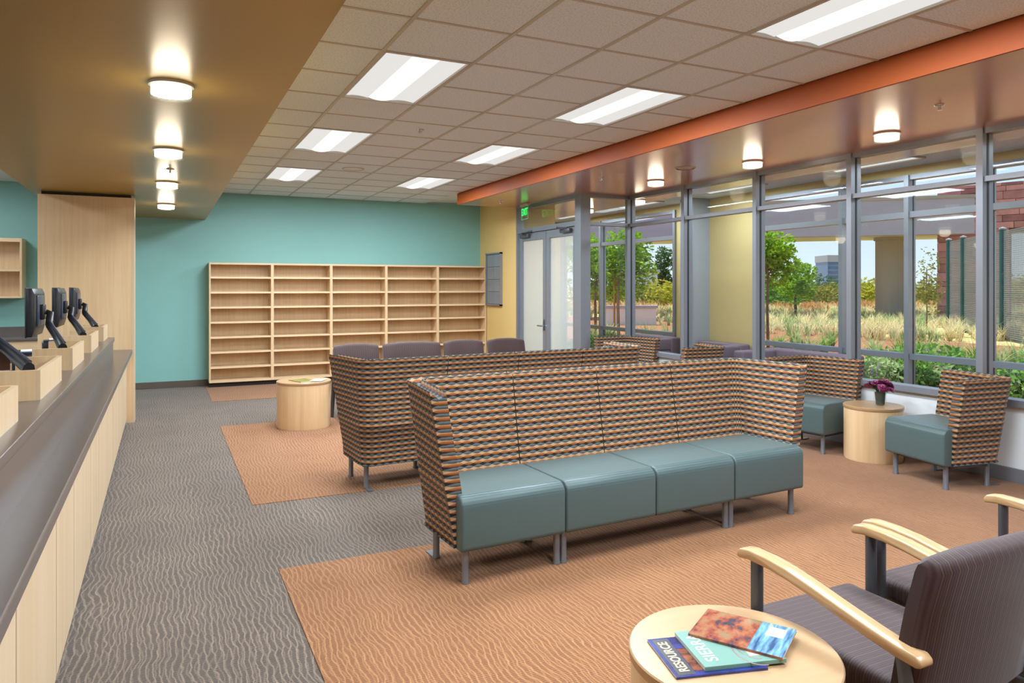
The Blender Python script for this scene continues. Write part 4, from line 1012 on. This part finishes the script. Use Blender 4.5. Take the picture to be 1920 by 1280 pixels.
# red stone wall, stone by stone
SA, SB_ = Vector(ext(1757, 28)), Vector(ext(1960, 25.5)); sd_ = (SB_ - SA).normalized(); Lw = (SB_ - SA).length
sw_ = thing('stone_wall', 'red sandstone block wall with a high opening beyond the garden', 'wall', (SA.x, SA.y, ZG - .03), math.atan2(sd_.y, sd_.x))
M_STONE = stone('red_sandstone', srgb(136, 80, 78), srgb(206, 140, 130), 1.6); M_MORT = plain('stone_mortar', srgb(92, 62, 60), .9)
pw = 2.35; H1, H0 = 5.28, 3.45
bk = B().box(.03, pw - .03, .04, .5, 0, H1 - .04).box(pw - .03, Lw, .04, .5, H0 + .03, H1 - .04); bk.build('mortar_core', M_MORT, sw_)
rng = random.Random(21); z = 0; row = 0
while z < H1 - .05:
    hgt = min(rng.choice((.2, .24, .3, .34)), H1 - z); x0 = 0; xe = Lw if z >= H0 - .02 else pw
    while x0 < xe - .02:
        L = min(rng.uniform(.35, .95), xe - x0)
        if xe - x0 - L < .2: L = xe - x0
        d_ = rng.uniform(0, .045)
        bx('stone', M_STONE, sw_, x0 + .008, x0 + L - .008, -d_, .06, z + .008, z + hgt - .008)
        x0 += L
    z += hgt
# mesh fence with green posts
fp = [ext(1779, 24.2), ext(1806, 22.9), ext(1842, 21.2), ext(1880, 19.6), ext(1930, 17.8), ext(2000, 16)]
fn = thing('mesh_fence', 'grey wire mesh fence with dark green posts before the stone wall', 'fence', (fp[0][0], fp[0][1], ZG - .03))
M_GPOST = plain('green_post', srgb(28, 84, 78), .5); M_WIRE = plain('galvanised_wire', srgb(150, 150, 146), .5, .4)
fo = Vector((fp[0][0], fp[0][1]))
for i, p in enumerate(fp):
    a = Vector(p) - fo
    if i != 2:
        ps = B().tube([(a.x, a.y, 0), (a.x, a.y, 3.02)], .085, 10).build('fence_post', M_GPOST, fn, smooth=40)
        B().lathe([(0, 3.02), (.09, 3.02), (.09, 3.06), (0, 3.09)], (a.x, a.y, 0), 12).build('post_cap', M_CONC, ps, smooth=40)
    if i + 1 < len(fp):
        c = Vector(fp[i + 1]) - fo; b = B(); L = (c - a).length; nv = int(L / .055)
        for k_ in range(nv + 1):
            q = a.lerp(c, k_ / nv); b.tube([(q.x, q.y, .1), (q.x, q.y, 2.95)], .0065, 4)
        for k_ in range(53): zz = .1 + k_ * .055; b.tube([(a.x, a.y, zz), (c.x, c.y, zz)], .0065, 4)
        o = b.build('wire_mesh', M_WIRE, fn)
# far buildings and low wall
x, y = ext(1579, 300)
fb_ = thing('far_building', 'distant blue glass office block on the skyline', 'building', (x, y, 0), -TH)
bx('tower', plain('blue_glass_block', srgb(92, 112, 156), .3), fb_, -6, 6, 0, 12, 0, 11.8); bx('parapet', plain('grey_parapet', srgb(150, 148, 162), .6), fb_, -6.2, 6.2, -.3, 12.3, 11.8, 14.6)
for zf in range(6): bx('window_band', plain('window_band', srgb(70, 88, 132), .2), fb_, -5.7, 5.7, -.12, 0, 1.2 + zf * 1.9, 2.3 + zf * 1.9)
x, y = ext(1205, 72)
fh = thing('low_building', 'low pale grey flat-roofed building beyond the hedge', 'building', (x, y, 0), -TH + .1)
bx('wall_block', plain('pale_grey_wall', srgb(186, 186, 200), .8), fh, -3.5, 1.5, 0, 6, 0, 3.0); bx('roof_edge', M_CONC, fh, -3.7, 1.7, -.2, 6.2, 3.0, 3.25); bx('entrance', M_DARK, fh, -2.6, -1.0, -.05, .0, 0, 2.2)
x, y = ext(1180, 27)
lw = thing('low_concrete_wall', 'low white concrete wall with a coping in the garden', 'wall', (x, y, ZG - .03), -TH - .05)
bx('wall_body', plain('white_concrete', srgb(226, 216, 204), .8), lw, -1.0, 1.0, 0, .25, 0, .66); bx('coping', M_CONC, lw, -1.06, 1.06, -.05, .3, .66, .76)
